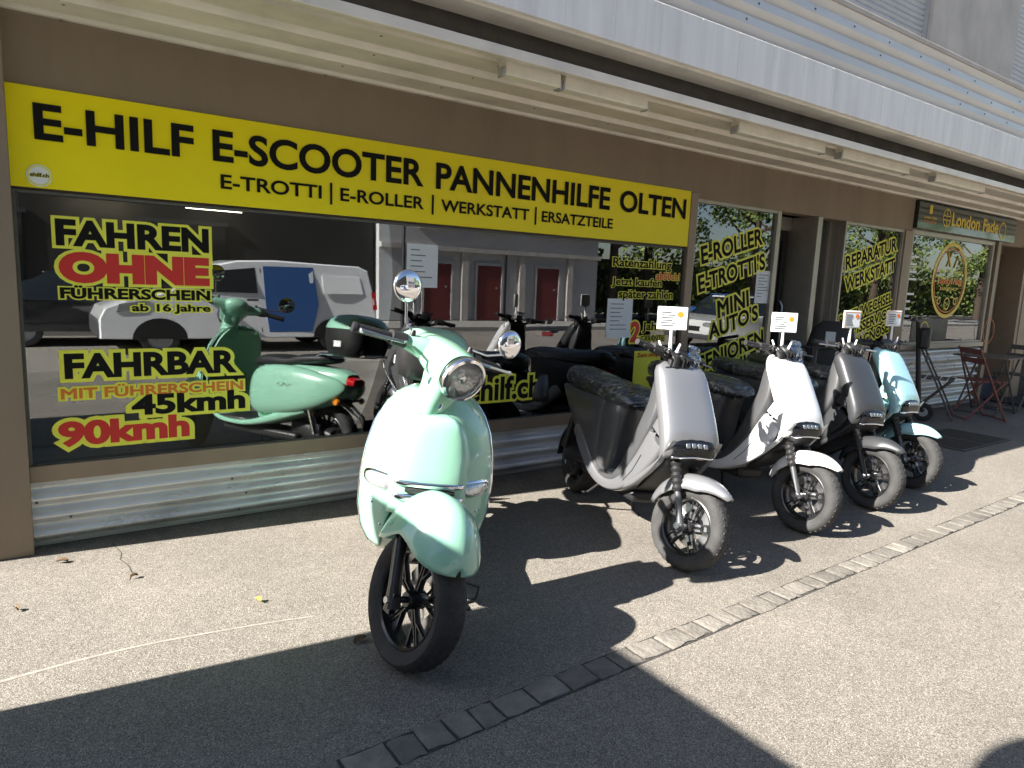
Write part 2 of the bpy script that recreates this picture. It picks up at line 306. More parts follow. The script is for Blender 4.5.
nt.links.new(sk.outputs[0],nt.nodes['Background'].inputs[0]); nt.nodes['Background'].inputs[1].default_value=.05
sc.view_settings.view_transform='Standard'; sc.view_settings.look='None'; sc.view_settings.exposure=1.9; sc.view_settings.gamma=1
cy=sc.cycles; cy.use_denoising=True; cy.max_bounces=9; cy.diffuse_bounces=4; cy.glossy_bounces=5; cy.transparent_max_bounces=14; cy.sample_clamp_indirect=6
cy.caustics_reflective=False; cy.caustics_refractive=False
# ------------------------------------------------------------------ ground
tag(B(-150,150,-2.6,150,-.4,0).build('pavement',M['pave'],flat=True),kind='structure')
tag(B(-150,150,-150,-2.6,-.5,-.14).build('road',M['road'],flat=True),kind='structure')
tag(B(-150,150,-12.5,-9.4,-.2,-.02).build('far_pavement',M['kerb'],bevel=.01),kind='structure')
def settline():
    # row of granite setts from (0.6,1.6) to far right; slightly sunk joint strip below
    base=MB(); x=-2.
    def yc(x): return 1.52+.040*(x-.8)+.0
    st=MB(); jt=MB()
    jt.box(-3,30,-.060,.060,-.02,.0012)
    random.seed(3)
    while x<14:
        L=random.uniform(.085,.15); w=random.uniform(.049,.056); z=random.uniform(.004,.009)
        dy=random.uniform(-.004,.004); g=random.uniform(.003,.007)
        rings=[]
        for (ins,zz) in ((0,-.01),(0,z*.55),(.005,z*.95),(.02,z)):
            pts=[]
            for (sx,sy) in ((-1,-1),(-.3,-1),(.4,-1),(1,-1),(1,-.1),(1,1),(.3,1),(-.4,1),(-1,1),(-1,.2)):
                jx=random.uniform(-.004,.004) if ins<.005 and zz>0 else 0; jy=random.uniform(-.009,.007) if ins<.007 and zz>0 else 0
                pts.append(V((x+L/2+sx*(L/2-g-ins)+jx,dy+sy*(w-ins)+jy,zz)))
            rings.append(pts)
        st.loft(rings); x+=L
    ang=math.atan(.0195)
    mx=Matrix.Translation((.8,1.692,0))@Matrix.Rotation(ang,4,'Z')@Matrix.Translation((-.0,0,0))
    tag(jt.build('sett_joint_strip',M['joint'],mx=mx,flat=True),kind='structure')
    tag(st.build('sett_strip',M['sett'],mx=mx,sharp=50),kind='structure')
settline()
# light sweep mark and crack on the pavement
cm=MB(); 
pts=[(-.6,2.62),(-.14,2.70),(.25,2.72),(.65,2.67),(.9,2.62)]
pp=cr(pts,6)
L=[V((x,y-.009,.0012)) for x,y in pp]; Rr=[V((x,y+.009*(1-i/len(pp)),.0012)) for i,(x,y) in enumerate(pp)]
cm.loft([[a,b] for a,b in zip(L,Rr)],cap=False,closed=False)
tag(cm.build('pavement_scrape',M['lime'],flat=True),kind='structure')
ck=MB(); p=[(.29,3.86),(.30,3.78),(.315,3.7),(.30,3.62),(.325,3.52),(.33,3.42),(.31,3.35)]
ck.loft([[V((x-.002,y,.0012)),V((x+.002,y,.0012))] for x,y in p],cap=False,closed=False)
tag(ck.build('pavement_crack',M['joint'],flat=True),kind='structure')
def leaf(x,y,m,lab,s=.02,rz=0.):
    g=MB(); g.grid(lambda u,v:V((u*s*.6*sin(pi*min(.97,max(.03,v)))**.7,(v-.5)*2*s,.006+.010*u*u+.008*sin(v*3))),4,6)
    o=g.build('fallen_leaf',m,solid=.0008); o.location=(x,y,0); o.rotation_euler=(0,0,rz); tag(o,lab,'leaf','fallen leaves on the pavement')
leaf(.74,2.85,M['leafy'],'small bright yellow leaf on the sunlit pavement left of the mint scooter',.018,.4)
leaf(.07,3.70,M['leafb'],'curled brown leaf on the pavement beside the brown post',.026,1.2)
leaf(.33,3.36,M['leafb'],'small brown leaf at the near end of the pavement crack',.018,2.)
leaf(.98,2.33,M['leafb'],'dark narrow leaf in the shade just left of the black front tyre',.03,1.9)
leaf(-.1,3.25,M['leafb'],'tiny brown leaf at the left edge of the picture on sunlit pavement',.016,.3)
# ------------------------------------------------------------------ shop building
YF=3.944
bd=empty('shop_building',(0,YF,0)); tag(bd,'brown fronted building with glass shop windows under a corrugated canopy','building')
BI=Matrix.Translation((0,-YF,0))
def bpart(mb,name,m,parent=None,**k): return mb.build(name,m,parent or bd,mx=BI,**k)
X1=15.
bpart(B(-.30,-.034,3.865,4.2,0,2.60),'corner_post',M['brown'],bevel=.004)
# brown wall between window heads and canopy
hd=MB(); hd.box(-.034,4.58,YF,4.1,2.17,2.6); hd.box(-.034,4.49,YF+.03,YF+.06,1.722,2.172); hd.box(4.58,8.235,YF+.01,4.1,2.13,2.6); hd.box(8.235,X1,YF+.02,4.1,2.13,2.6)
bpart(hd,'wall_head',M['brown'])
for a in ((4.49,4.575,YF-.02,4.1,0,2.17),(8.06,8.235,YF-.012,4.1,0,2.13),(11.55,11.85,YF-.03,4.3,0,2.13),(13,X1,YF,4.1,0,2.13)): bpart(B(*a),'wall_pier',M['frame'],bevel=.004)
pe=MB(); pe.box(-.29,-.1,4.2,12,0,2.6); pe.box(-.1,X1,11.9,12,0,2.6); pe.box(X1-.2,X1,4.1,11.9,0,2.6); bpart(pe,'outer_wall',M['conc'])
# corrugated panels
def corrugate(x0,x1,y,z0,z1,period,depth,flat_frac=.55,flip=False):
    prof=[]; n=int((z1-z0)/period*14)
    for k in range(n+1):
        z=z0+(z1-z0)*k/n; c=cos(2*pi*(z-z0)/period+pi*.9); c=math.copysign(abs(c)**.6,c); prof.append((y-depth*(.5+.5*c),z))
    return MB().loft([[V((x0,a,b)) for a,b in prof],[V((x1,a,b)) for a,b in prof]],cap=False,closed=False)
cp=corrugate(-.034,4.5,YF+.040,.015,.335,.092,.040,.78); 
bpart(cp,'corrugated_panel',M['corr'],sharp=85)
bpart(corrugate(6.86,8.06,YF+.040,.015,.335,.092,.040,.78),'corrugated_panel',M['corr'],sharp=85)
bpart(corrugate(4.575,5.75,YF+.040,.015,.335,.092,.040,.78),'corrugated_panel',M['corr'],sharp=85)
bpart(corrugate(8.235,10.46,YF+.045,.015,.78,.11,.042,.7),'corrugated_panel',M['corr'],sharp=85)
bk=MB(); bk.box(-.034,5.75,YF+.045,4.1,0,.40); bk.box(6.86,8.06,YF+.045,4.1,0,.40); bk.box(8.235,10.5,YF+.05,4.1,0,.8); bpart(bk,'base_wall',M['conc'])
def dots(pts,axis,r,name,m,parent):
    first=None
    for c in pts:
        if first is None:
            first=MB().lathe([(0,-.004),(r*.8,-.004),(r,0)],(0,0,0),axis,8).build(name,m,parent); o=first
        else: o=first.copy(); COL.objects.link(o)
        o.location=V(c)-V((0,YF,0))
sp_=[]
for x in (.05,.9,1.75,2.6,3.5,4.3,7.1,7.8):
    for z in (.05,.142,.234): sp_.append((x+random.uniform(-.1,.1),YF+.002,z))
dots(sp_,'y',.007,'panel_screw',M['grate'],bd)
bpart(B(-.034,4.49,YF-.008,4.0,.336,.418),'window_sill',M['frame'],bevel=.003)
bpart(B(4.575,5.72,YF-.008,4.0,.336,.44),'window_sill',M['frame'],bevel=.003)
bpart(B(6.88,8.06,YF-.008,4.0,.336,.44),'window_sill',M['frame'],bevel=.003)
bpart(B(8.235,10.46,YF-.02,4.02,.782,.84),'window_sill',M['alu'],bevel=.003)
def window(x0,x1,z0,z1,fm,fw=.03,gy=YF+.03):
    f=MB(); f.box(x0,x0+fw,YF+.004,YF+.07,z0,z1); f.box(x1-fw,x1,YF+.004,YF+.07,z0,z1); f.box(x0+fw,x1-fw,YF+.004,YF+.07,z1-fw,z1); f.box(x0+fw,x1-fw,YF+.006,YF+.07,z0,z0+fw*.5)
    wo=bpart(f,'window',fm,bevel=.002)
    g=B(x0+fw,x1-fw,gy,gy+.008,z0+fw*.5,z1-fw).build('pane',M['glass'],wo,mx=BI,flat=True)
    return wo
window(-.034,4.49,.418,1.72,M['grate'],.015,YF+.012)
window(4.575,5.75,.44,2.13,M['alu'],.028)
window(6.86,8.06,.44,2.13,M['alu'],.028)
window(8.235,10.46,.84,2.15,M['alu'],.05)
# entrance, set back between the two narrow panes
en=MB(); en.box(6.34,6.42,YF-.01,4.32,0,2.13); en.box(5.70,5.76,YF+.0,4.75,0,2.13); en.box(6.86,6.89,YF+.072,4.75,0,2.13); en.box(5.76,6.34,4.22,4.30,2.0,2.13)
bpart(en,'entrance_frame',M['alu'],bevel=.003)
dr=MB(); dr.box(5.78,5.86,4.24,4.28,.04,2.0); dr.box(6.25,6.33,4.24,4.28,.04,2.0); dr.box(5.86,6.25,4.24,4.28,1.9,2.0); dr.box(5.86,6.25,4.24,4.28,.04,.2)
d=bpart(dr,'door',M['blackp'],bevel=.003); B(5.86,6.25,4.255,4.263,.2,1.9).build('pane',M['glass'],d,mx=BI,flat=True)
MB().tube([(6.28,4.235,.8),(6.28,4.20,.85),(6.28,4.20,1.25),(6.28,4.235,1.3)],.012).build('handle',M['metal'],d,mx=BI)
sdl=bpart(B(6.43,6.47,4.10,4.16,.03,2.13).box(6.82,6.86,4.10,4.16,.03,2.13).box(6.47,6.82,4.10,4.16,.03,.12),'window',M['alu']); B(6.47,6.82,4.125,4.133,.12,2.13).build('pane',M['glass'],sdl,mx=BI,flat=True)
# barber door at the right end
bd2=MB(); bd2.box(10.5,10.6,YF-.02,4.3,0,2.16); bd2.box(11.45,11.55,YF-.02,4.3,0,2.16); bd2.box(10.6,11.45,4.2,4.3,2.05,2.16); bpart(bd2,'entrance_frame',M['frame'],bevel=.003)
d=bpart(B(10.62,11.43,4.22,4.26,.03,2.05).box(10.72,10.80,4.2,4.22,.3,1.9).box(11.2,11.28,4.2,4.22,.3,1.9),'door',M['frame'])
bpart(B(11.85,13,YF+.15,YF+.25,0,2.13),'dark_door_recess',M['inwall'])
# canopy: corrugated soffit, front lip, gap, darker slab
cn=bpart(B(-.2,X1,2.93,2.975,2.462,2.513),'canopy',M['soff'],bevel=.004)
prof=[(2.975,2.47),(2.975,2.515),(3.06,2.525)]
y=3.06
for k in range(3):
    prof+=[(y+.012,2.480),(y+.185,2.480),(y+.20,2.57),(y+.255,2.57)]; y+=.285
prof+=[(y+.01,2.49),(3.96,2.485)]
so_=MB().loft([[V((-.2,a,b)) for a,b in prof],[V((X1,a,b)) for a,b in prof]],cap=False,closed=False); so_.build('soffit',M['soff'],cn,mx=BI,flat=True,solid=.003)
sp_=[]
for x in [i*.62+.2 for i in range(23)]:
    for yy in (3.12,3.40,3.69,3.93): 
        if random.random()<.5: sp_.append((x+random.uniform(-.05,.05),yy,2.481))
dots(sp_,'z',.008,'soffit_screw',M['grate'],cn)
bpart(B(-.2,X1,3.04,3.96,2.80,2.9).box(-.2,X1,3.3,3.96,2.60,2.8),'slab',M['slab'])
bpart(B(-.2,X1,2.90,2.925,2.671,2.945).box(-.2,X1,2.925,3.0,2.92,2.945),'fascia',M['fascia'],bevel=.003)
bpart(B(-.2,X1,2.925,3.09,2.655,2.70).box(-.2,X1,3.05,3.09,2.70,2.8),'drip_ledge',M['soff'],bevel=.003)
fj=B(0,.0015,2.8985,2.8995,2.675,2.943).build('fascia_seam',M['lampbody'],bd,mx=BI,flat=True)
for i in range(44):
    o=fj if i==0 else fj.copy()
    if i: COL.objects.link(o)
    o.location.x=-.1+i*.34
dots([(.1+i*.54,2.91,2.949) for i in range(28)],'z',.008,'fascia_bolt',M['grate'],bd)
# balcony parapet of corrugated cladding, sill, upper wall
cl=[]; z=2.945
while z<3.41:
    cl+=[(3.0,z),(3.0,z+.050),(3.034,z+.062),(3.034,z+.066)]; z+=.1165
cl.append((3.0,3.42))
bpart(MB().loft([[V((-.2,a,b)) for a,b in cl],[V((X1,a,b)) for a,b in cl]],cap=False,closed=False),'balcony_cladding',M['clad'],flat=True,solid=.003)
bpart(B(-.2,X1,3.045,3.12,2.92,3.42),'balcony_parapet',M['conc'])
bpart(B(-.2,X1,2.985,3.14,3.421,3.455),'parapet_cap',M['conc'],bevel=.004)
dots([(i*.5+.2+r*.11,2.998,2.97+r*.1165) for i in range(28) for r in range(4) if random.random()<.6],'y',.008,'cladding_screw',M['grate'],bd)
bpart(B(-.2,X1,3.12,3.96,2.9,2.96),'balcony_floor',M['conc'])
uw=MB(); uw.box(-.2,X1,4.05,12,2.62,7.2); uw.box(8.0,10.1,3.9,4.05,2.96,7.0); uw.box(-.2,1.2,3.9,4.05,2.96,7.0); uw.box(3.2,4.4,3.9,4.05,2.96,7.0); uw.box(14,X1,3.9,4.05,2.96,7.0); uw.box(-.2,X1,3.86,4.05,7.0,7.2)
bpart(uw,'upper_wall',M['conc'],bevel=.006)
def shutter(x0,x1):
    p=[]; z=2.97
    while z<6.9: p+=[(3.985,z),(3.972,z+.012),(3.965,z+.03),(3.972,z+.046),(3.985,z+.052)]; z+=.055
    o=bpart(MB().loft([[V((x0,a,b)) for a,b in p],[V((x1,a,b)) for a,b in p]],cap=False,closed=False),'roller_shutter',M['shutter'],flat=True,solid=.002)
    B(x0,x0+.05,3.94,4.04,2.97,7).box(x1-.05,x1,3.94,4.04,2.97,7).build('guide_rail',M['lightgrey'],o,mx=BI)
shutter(1.2,3.2); shutter(4.4,8.0); shutter(10.1,14)
# shop interior shell
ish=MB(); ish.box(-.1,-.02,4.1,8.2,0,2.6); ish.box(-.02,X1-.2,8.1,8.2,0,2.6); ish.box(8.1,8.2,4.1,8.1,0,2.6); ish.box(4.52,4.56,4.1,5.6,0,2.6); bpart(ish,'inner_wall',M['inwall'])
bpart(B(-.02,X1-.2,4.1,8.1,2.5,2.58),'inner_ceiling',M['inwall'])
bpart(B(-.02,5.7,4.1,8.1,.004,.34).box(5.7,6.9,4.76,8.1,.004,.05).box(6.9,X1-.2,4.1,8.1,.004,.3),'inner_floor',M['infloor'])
# ceiling tube lights inside
for i,(x,y,l) in enumerate(((.30,7.2,.55),(1.25,7.6,.5),)):
    pass
def tubelight(x0,x1,y,z,label):
    e=empty('ceiling_light',((x0+x1)/2,y,z)); tag(e,label,'ceiling light','lit tubes inside the shop'); h=(x1-x0)/2
    B(-h-.03,h+.03,-.04,.04,0,.05).build('housing',M['lampbody'],e); MB().tube([(-h,0,-.018),(h,0,-.018)],.016).build('tube',M['lamp'],e)
tubelight(.36,.97,7.9,2.035,'left lit tube on the dark ceiling behind the yellow banner window')
tubelight(1.36,1.90,7.75,2.015,'right lit tube on the dark ceiling behind the yellow banner window')
# ------------------------------------------------------------------ canopy lamps
def canopy_lamp(x0,x1,label):
    e=empty('canopy_lamp',((x0+x1)/2,3.055,2.425)); tag(e,label,'lamp','tube lamps under the canopy'); h=(x1-x0)/2
    B(-h,h,-.035,.04,-.012,.075).build('housing',M['lampbody'],e,bevel=.006)
    B(-h-.012,-h,-.03,.028,-.018,.03).build('end_cap',M['lightgrey'],e,bevel=.003); B(h,h+.012,-.03,.028,-.018,.03).build('end_cap',M['lightgrey'],e,bevel=.003)
canopy_lamp(2.02,2.37,'short tube lamp under the canopy above the word PANNENHILFE, leftmost of all')
canopy_lamp(2.40,3.02,'long tube lamp under the canopy directly right of the short one')
canopy_lamp(3.86,4.86,'tube lamp under the canopy above the left end of the entrance window')
canopy_lamp(5.10,6.12,'tube lamp under the canopy above the entrance door')
canopy_lamp(6.60,7.6,'tube lamp under the canopy nearest the dark green barber sign')
# ------------------------------------------------------------------ yellow banner
bn=empty('banner_sign',(2.2,YF,1.95)); tag(bn,'long yellow banner with bold black lettering above the big window','sign')
BN=Matrix.Translation(-V(bn.location))
B(-.034,4.50,YF-.012,YF-.004,1.730,2.175).build('banner_sheet',M['yellow'],bn,mx=BN,bevel=.001)
yb=YF-.013
for wd_,xa_,xb_ in (('E-HILF',.065,.735),('E-SCOOTER',.825,2.045),('PANNENHILFE',2.13,3.60),('OLTEN',3.70,4.435)):
    text(wd_,xa_,xb_,1.945,2.105,yb,M['black'],'letters',bn,bold=.026,mx=BN)
text('E-TROTTI',.86,1.40,1.81,1.885,yb,M['black'],'letters',bn,bold=.02,mx=BN)
text('E-ROLLER',1.51,2.05,1.81,1.885,yb,M['black'],'letters',bn,bold=.02,mx=BN)
text('WERKSTATT',2.17,2.86,1.81,1.885,yb,M['black'],'letters',bn,bold=.02,mx=BN)
text('ERSATZTEILE',2.97,3.64,1.81,1.885,yb,M['black'],'letters',bn,bold=.02,mx=BN)
[B(q,q+.013,yb-.004,yb-.002,1.785,1.905).build('divider_bar',M['black'],bn,mx=BN) for q in (1.449,2.105,2.910)]
st=MB().lathe([(0,-.001),(.05,-.001)],(.075,yb-.001,1.785),'y',32).build('round_sticker',M['white'],bn,mx=BN)
MB().lathe([(.040,-.0015),(.046,-.0015)],(.075,yb-.002,1.785),'y',32).build('sticker_ring',M['halo'],st,mx=BN)
text('ehilf.ch',.04,.112,1.779,1.797,yb-.001,M['black'],'letters',st,bold=.02,halo=.05,mx=BN)
# ------------------------------------------------------------------ window lettering
YG=YF+.011
G='yellow edged lettering on the shop windows'
K=M['black'];RD=M['red'];OR=M['orange']; h1=dict(bold=.045,halo=.085)
lettering('FAHREN OHNE FÜHRERSCHEIN ab 16 Jahre lettering, upper left of the big window',G,[
 ('FAHREN',.125,.80,1.475,1.60,K,h1),('OHNE',.13,.80,1.30,1.45,RD,dict(bold=.07,halo=.08)),('FÜHRERSCHEIN',.13,.80,1.225,1.29,K,dict(bold=.04,halo=.09)),('ab 16 Jahre',.43,.80,1.155,1.205,K,dict(bold=.03,halo=.12))],YG)
lettering('FAHRBAR MIT FÜHRERSCHEIN 45kmh 90kmh lettering, lower left of the big window',G,[
 ('FAHRBAR',.13,.93,.835,.96,K,dict(bold=.045,halo=.11)),('MIT FÜHRERSCHEIN',.11,.96,.735,.80,OR,dict(bold=.03,halo=.13)),('45kmh',.41,.97,.63,.74,K,dict(bold=.045,halo=.13)),('90kmh',.09,.68,.495,.625,RD,dict(bold=.05,halo=.12))],YG)
lettering('Ratenzahlung Jetzt kaufen später zahlen lettering, upper right of the big window',G,[
 ('Ratenzahlung',3.69,4.34,1.515,1.605,K,dict(bold=.025,halo=.06)),('ab50ch!',4.17,4.45,1.45,1.51,RD,dict(bold=.02,halo=.06)),('Jetzt kaufen',3.69,4.24,1.375,1.455,K,dict(bold=.025,halo=.06)),('später zahlen',3.77,4.38,1.275,1.365,K,dict(bold=.025,halo=.06))],YG)
lettering('2 Jahre GARANTIE lettering on the big window above the silver scooter',G,[
 ('2',3.92,4.03,.945,1.115,RD,dict(bold=.05,halo=.06)),('Jahre',4.05,4.33,1.02,1.11,K,dict(bold=.025,halo=.06)),('GARANTIE',4.04,4.32,.95,1.0,K,dict(bold=.025,halo=.08))],YG)
lettering('short web address lettering low on the big window between mint and silver scooters',G,[
 ('ehilf.ch',2.42,3.04,.56,.73,K,dict(bold=.03,halo=.08))],YG)
zs=empty('yellow_sticker',(4.13,YG,.7)); tag(zs,'yellow panel headed Zum shop on the window behind the silver handlebar','sticker')
ZI=Matrix.Translation(-V(zs.location)); B(3.985,4.29,YG-.002,YG-.0005,.53,.875).build('panel',M['halo'],zs,mx=ZI)
text('Zum shop',4.01,4.26,.815,.86,YG-.003,RD,'letters',zs,bold=.02,mx=ZI)
YN=YF+.029
def sl(s,x0,x1,zc,h,m=K): # slanted line
    return (s,x0,x1,zc-h/2,zc+h/2,m,dict(bold=.03,halo=.085,rot=rad(15),shear=.05))
lettering('slanted E-ROLLER E-TROTTIS MINI AUTOS SENIOREN MOBILE lettering on the window left of the door',G,[
 sl('E-ROLLER',4.70,5.55,1.78,.155),sl("E-TROTTI'S",4.69,5.62,1.55,.155),sl('MINI',4.98,5.42,1.27,.155),sl("AUTO'S",4.88,5.58,1.11,.15),sl('SENIOREN',4.78,5.70,.85,.15),sl('MOBILE',4.95,5.62,.69,.15)],YN)
lettering('slanted REPARATUR WERKSTATT REIFENWECHSEL lettering on the window right of the door',G,[
 sl('REPARATUR',6.95,7.98,1.84,.15),sl('WERKSTATT',6.98,7.99,1.62,.15),sl('REIFENWECHSEL',6.95,8.01,1.25,.12),sl('BREMSSERVICE',6.97,8.01,1.08,.12),sl('DIAGNOSE',7.22,8.01,.95,.12)],YN)
def poster(x0,x1,z0,z1,y,label,lines=6,rot=0):
    e=empty('paper_notice',((x0+x1)/2,y,(z0+z1)/2),(0,rot,0)); tag(e,label,'notice','paper notices on the windows'); w,h=(x1-x0)/2,(z1-z0)/2
    B(-w,w,-.0012,0,-h,h).build('sheet',M['paper'],e)
    p=MB()
    for i in range(lines):
        z=h*(.75-1.5*i/lines); p.box(-w*.75,-w*.75+w*random.uniform(.5,1.4),-.002,-.0015,z-.006,z)
    p.build('print_lines',M['gun'],e); return e
poster(1.95,2.17,1.33,1.60,YG-.001,'pale paper notice with small lines on the big window behind the left mirror')
poster(3.66,3.93,.985,1.29,YG-.001,'pale blue notice on the big window left of the 2 Jahre lettering',7)
poster(5.50,5.74,1.28,1.58,YN-.001,'pale notice on the window edge just left of the entrance door',8)
# wall lettering and picture inside
wt=empty('wall_lettering',(2.2,8.08,1.85)); tag(wt,'dim WERKSTATT lettering on the dark wall inside the shop','lettering')
text('WERKSTATT',1.9,3.0,2.02,2.2,8.085,M['blackp'],'letters',wt,bold=.03,mx=Matrix.Translation(-V(wt.location)))
# ------------------------------------------------------------------ barber sign & window graphics
bs=empty('barber_sign',(9.6,YF,2.3)); tag(bs,'dark green sign with gold lettering and round emblems above the barber window','sign'); BSI=Matrix.Translation(-V(bs.location))
B(8.25,10.95,YF-.03,YF+.018,2.165,2.475).build('sign_panel',M['dgreen'],bs,mx=BSI,bevel=.003)
yb=YF-.031
text('London Fade',9.06,10.38,2.245,2.405,yb,M['gold'],'letters',bs,bold=.03,mx=BSI)
def ringd(cx,cz,r,w,y,m,par,inv,name='emblem_ring',n=40): return MB().lathe([(r-w,0),(r,0)],(cx,y,cz),'y',n).build(name,m,par,mx=inv,flat=True)
ringd(8.93,2.33,.105,.016,yb-.002,M['gold'],bs,BSI); B(8.85,9.01,yb-.003,yb-.002,2.30,2.31).box(8.85,9.01,yb-.003,yb-.002,2.345,2.355).box(8.925,8.935,yb-.003,yb-.002,2.24,2.42).build('emblem_bars',M['gold'],bs,mx=BSI)
ringd(10.52,2.30,.105,.02,yb-.002,M['gold'],bs,BSI); 
text('London Fade',8.37,8.68,2.285,2.315,yb,M['gold'],'letters',bs,bold=.02,mx=BSI); text('Barbershop',8.37,8.68,2.235,2.268,yb,M['orange'],'letters',bs,bold=.02,mx=BSI)
B(8.49,8.56,yb-.003,yb-.001,2.34,2.44).build('comb_icon',M['gold'],bs,mx=BSI)
be=empty('window_emblem',(9.35,YN,1.61)); tag(be,'round gold and orange barber emblem on the window under the dark green sign','window emblem'); EI=Matrix.Translation(-V(be.location))
ringd(9.35,1.61,.46,.045,YN-.002,M['gold'],be,EI); ringd(9.35,1.61,.395,.014,YN-.002,M['orange'],be,EI)
text('London Fade',9.03,9.68,1.565,1.65,YN,M['orange'],'letters',be,bold=.03,mx=EI)
text('BARBERSHOP',9.12,9.60,1.49,1.53,YN,M['gold'],'letters',be,bold=.02,mx=EI)
ib=MB(); 
for cx in (9.13,9.56): ib.lathe([(.03,0),(.045,0)],(cx,YN-.002,1.36),'y',20); ib.box(cx-.12,cx-.04,YN-.0025,YN-.0015,1.40,1.412)
ib.lathe([(.06,0),(.078,0)],(9.35,YN-.002,1.33),'y',24); ib.box(9.02,9.25,YN-.0025,YN-.0015,1.72,1.73); ib.box(9.45,9.68,YN-.0025,YN-.0015,1.72,1.73)
ib.tube([(9.22,YN-.003,1.78),(9.32,YN-.003,1.95)],.008); ib.tube([(9.32,YN-.003,1.78),(9.22,YN-.003,1.95)],.008); ib.tube([(9.42,YN-.003,1.77),(9.5,YN-.003,1.92)],.008)
ib.build('emblem_icons',M['gold'],be,mx=EI)
pm=empty('price_list',(8.42,YN,1.5)); tag(pm,'column of white price lines on the left edge of the barber window','window lettering'); p=MB()
for i in range(9):
    if i==4: continue
    p.box(-.11,-.11+random.uniform(.1,.2),-.003,-.002,.34-i*.085,.365-i*.085)
p.build('print_lines',M['white'],pm)
pw=empty('window_poster',(9.15,YN,1.0)); tag(pw,'low dark poster with a gold ring at the bottom of the barber window','poster'); B(-.62,.3,-.003,-.001,-.14,.14).build('sheet',M['blackp'],pw)
ringd(-.3,0,.11,.014,-.004,M['gold'],pw,None); text('OPEN',-.15,.22,.01,.07,-.002,M['orange'],'letters',pw,bold=.02) if 0 else None
wr=empty('door_emblem',(10.56,YF-.025,.98)); tag(wr,'faint gold ring emblem on the frame right of the barber window','emblem'); ringd(0,0,.17,.012,0,M['orange'],wr,None)
# ------------------------------------------------------------------ wheels
def wheel(name,root,c,R,W,style,mx,tm,disc=True,rimm=None):
    e=empty(name,(0,0,0),parent=root)
    h=W/2; r0=R-.073
    prof=[(r0,-h*.62),(R-.05,-h*.95),(R-.028,-h),(R-.012,-h*.82),(R-.003,-h*.45),(R,0),(R-.003,h*.45),(R-.012,h*.82),(R-.028,h),(R-.05,h*.95),(r0,h*.62)]
    t=MB().lathe(prof,c,'y',56,closedprof=True)
    # tread blocks
    tr=MB(); n=38
    for k in range(n):
        for sgn in (-1,1):
            a=2*pi*(k+(.5 if sgn>0 else 0))/n; m=Matrix.Translation(c)@Matrix.Rotation(-a,4,'Y')@Matrix.Translation((R-.0030,sgn*h*.30,0))@Matrix.Rotation(sgn*.5,4,'X')
            tr.box(-.006,.0018,-h*.26,h*.26,-.0045,.0055,m=m)
    t.v and t.add(tr.v,tr.f)
    t.build('tyre',tm,e,mx=mx)
    cx,cyy,cz=c; rr=r0+.004
    rm=MB().lathe([(rr,-h*.66),(rr-.006,-h*.7),(rr-.014,-h*.6),(rr-.018,-h*.3),(rr-.018,h*.3),(rr-.014,h*.6),(rr-.006,h*.7),(rr,h*.66)],c,'y',48)
    rm.lathe([(0,-h*.72),(.026,-h*.7),(.034,-h*.5),(.034,h*.5),(.026,h*.7),(0,h*.72)],c,'y',20)
    def spoke(a0,r1,a1,r2,w1,w2,yh,y=0):
        p1=V((cos(a0)*r1,0,sin(a0)*r1)); p2=V((cos(a1)*r2,0,sin(a1)*r2)); d=(p2-p1).normalized(); n_=V((-d.z,0,d.x)); cc=V(c)
        rings=[[cc+p+n_*sx*w+V((0,sy*yh+y,0)) for sx,sy in ((-1,-.6),(-.6,-1),(.6,-1),(1,-.6),(1,.6),(.6,1),(-.6,1),(-1,.6))] for p,w in ((p1,w1),((p1+p2)/2,(w1+w2)/2*.8),(p2,w2))]
        rm.loft(rings)
    if style=='retro':
        for k in range(5):
            a=2*pi*k/5+.3
            for s_ in (-1,1):
                spoke(a+s_*.22,.03,a+s_*.10,.085,.006,.0055,.012); spoke(a+s_*.10,.08,a+s_*.36,rr-.012,.0055,.005,.011); 
                spoke(a+s_*.10,.08,a+s_*.03,rr-.012,.0045,.0045,.010)
    elif style=='five':
        for k in range(5):
            a=2*pi*k/5+.2
            for s_ in (-1,1): spoke(a+s_*.3,.03,a+s_*.16,rr-.012,.008,.007,.014)
            spoke(a-.16,rr-.05,a+.16,rr-.05,.008,.008,.012)
            spoke(a-.05,rr-.028,a+.05,rr-.028,.02,.02,.009)
    ro=rm.build('rim',rimm or M['rim'],e,mx=mx)
    if style=='five' and disc:
        rm=MB()
        for k in range(5):
            a=2*pi*k/5+.2; spoke(a-.11,rr-.045,a+.11,rr-.045,.014,.014,.0145)
            spoke(a-.28,.045,a-.15,.075,.010,.009,.0145); spoke(a+.28,.045,a+.15,.075,.010,.009,.0145)
        rm.build('polished_faces',M['metal'],ro,mx=mx) if False else rm.build('polished_faces',M['metal'],e,mx=mx)
    if disc:
        b=MB(); yy=h*.55; b.lathe([(.065,yy),(.105,yy),(.105,yy+.004),(.065,yy+.004)],c,'y',40,closedprof=True)
        for k in range(6):
            a=k*pi/3; m=Matrix.Translation(c)@Matrix.Rotation(-a,4,'Y'); b.box(.03,.07,yy,yy+.004,-.005,.005,m=m)
        b.build('brake_disc',M['metal'],e,mx=mx)
        q=MB().loft([ser(V(c)+V((-.055,yy-.018+.0,.075)),(.6,0,.8),(-.8,0,.6),.035,.022,4,16),ser(V(c)+V((-.055,yy+.025,.075)),(.6,0,.8),(-.8,0,.6),.032,.02,4,16)]); q.build('brake_caliper',M['metal'],e,mx=mx)
    return e
def steer_mx(A,s,ang): return Matrix.Translation(A)@Matrix.Rotation(ang,4,V(s))@Matrix.Translation(-V(A))
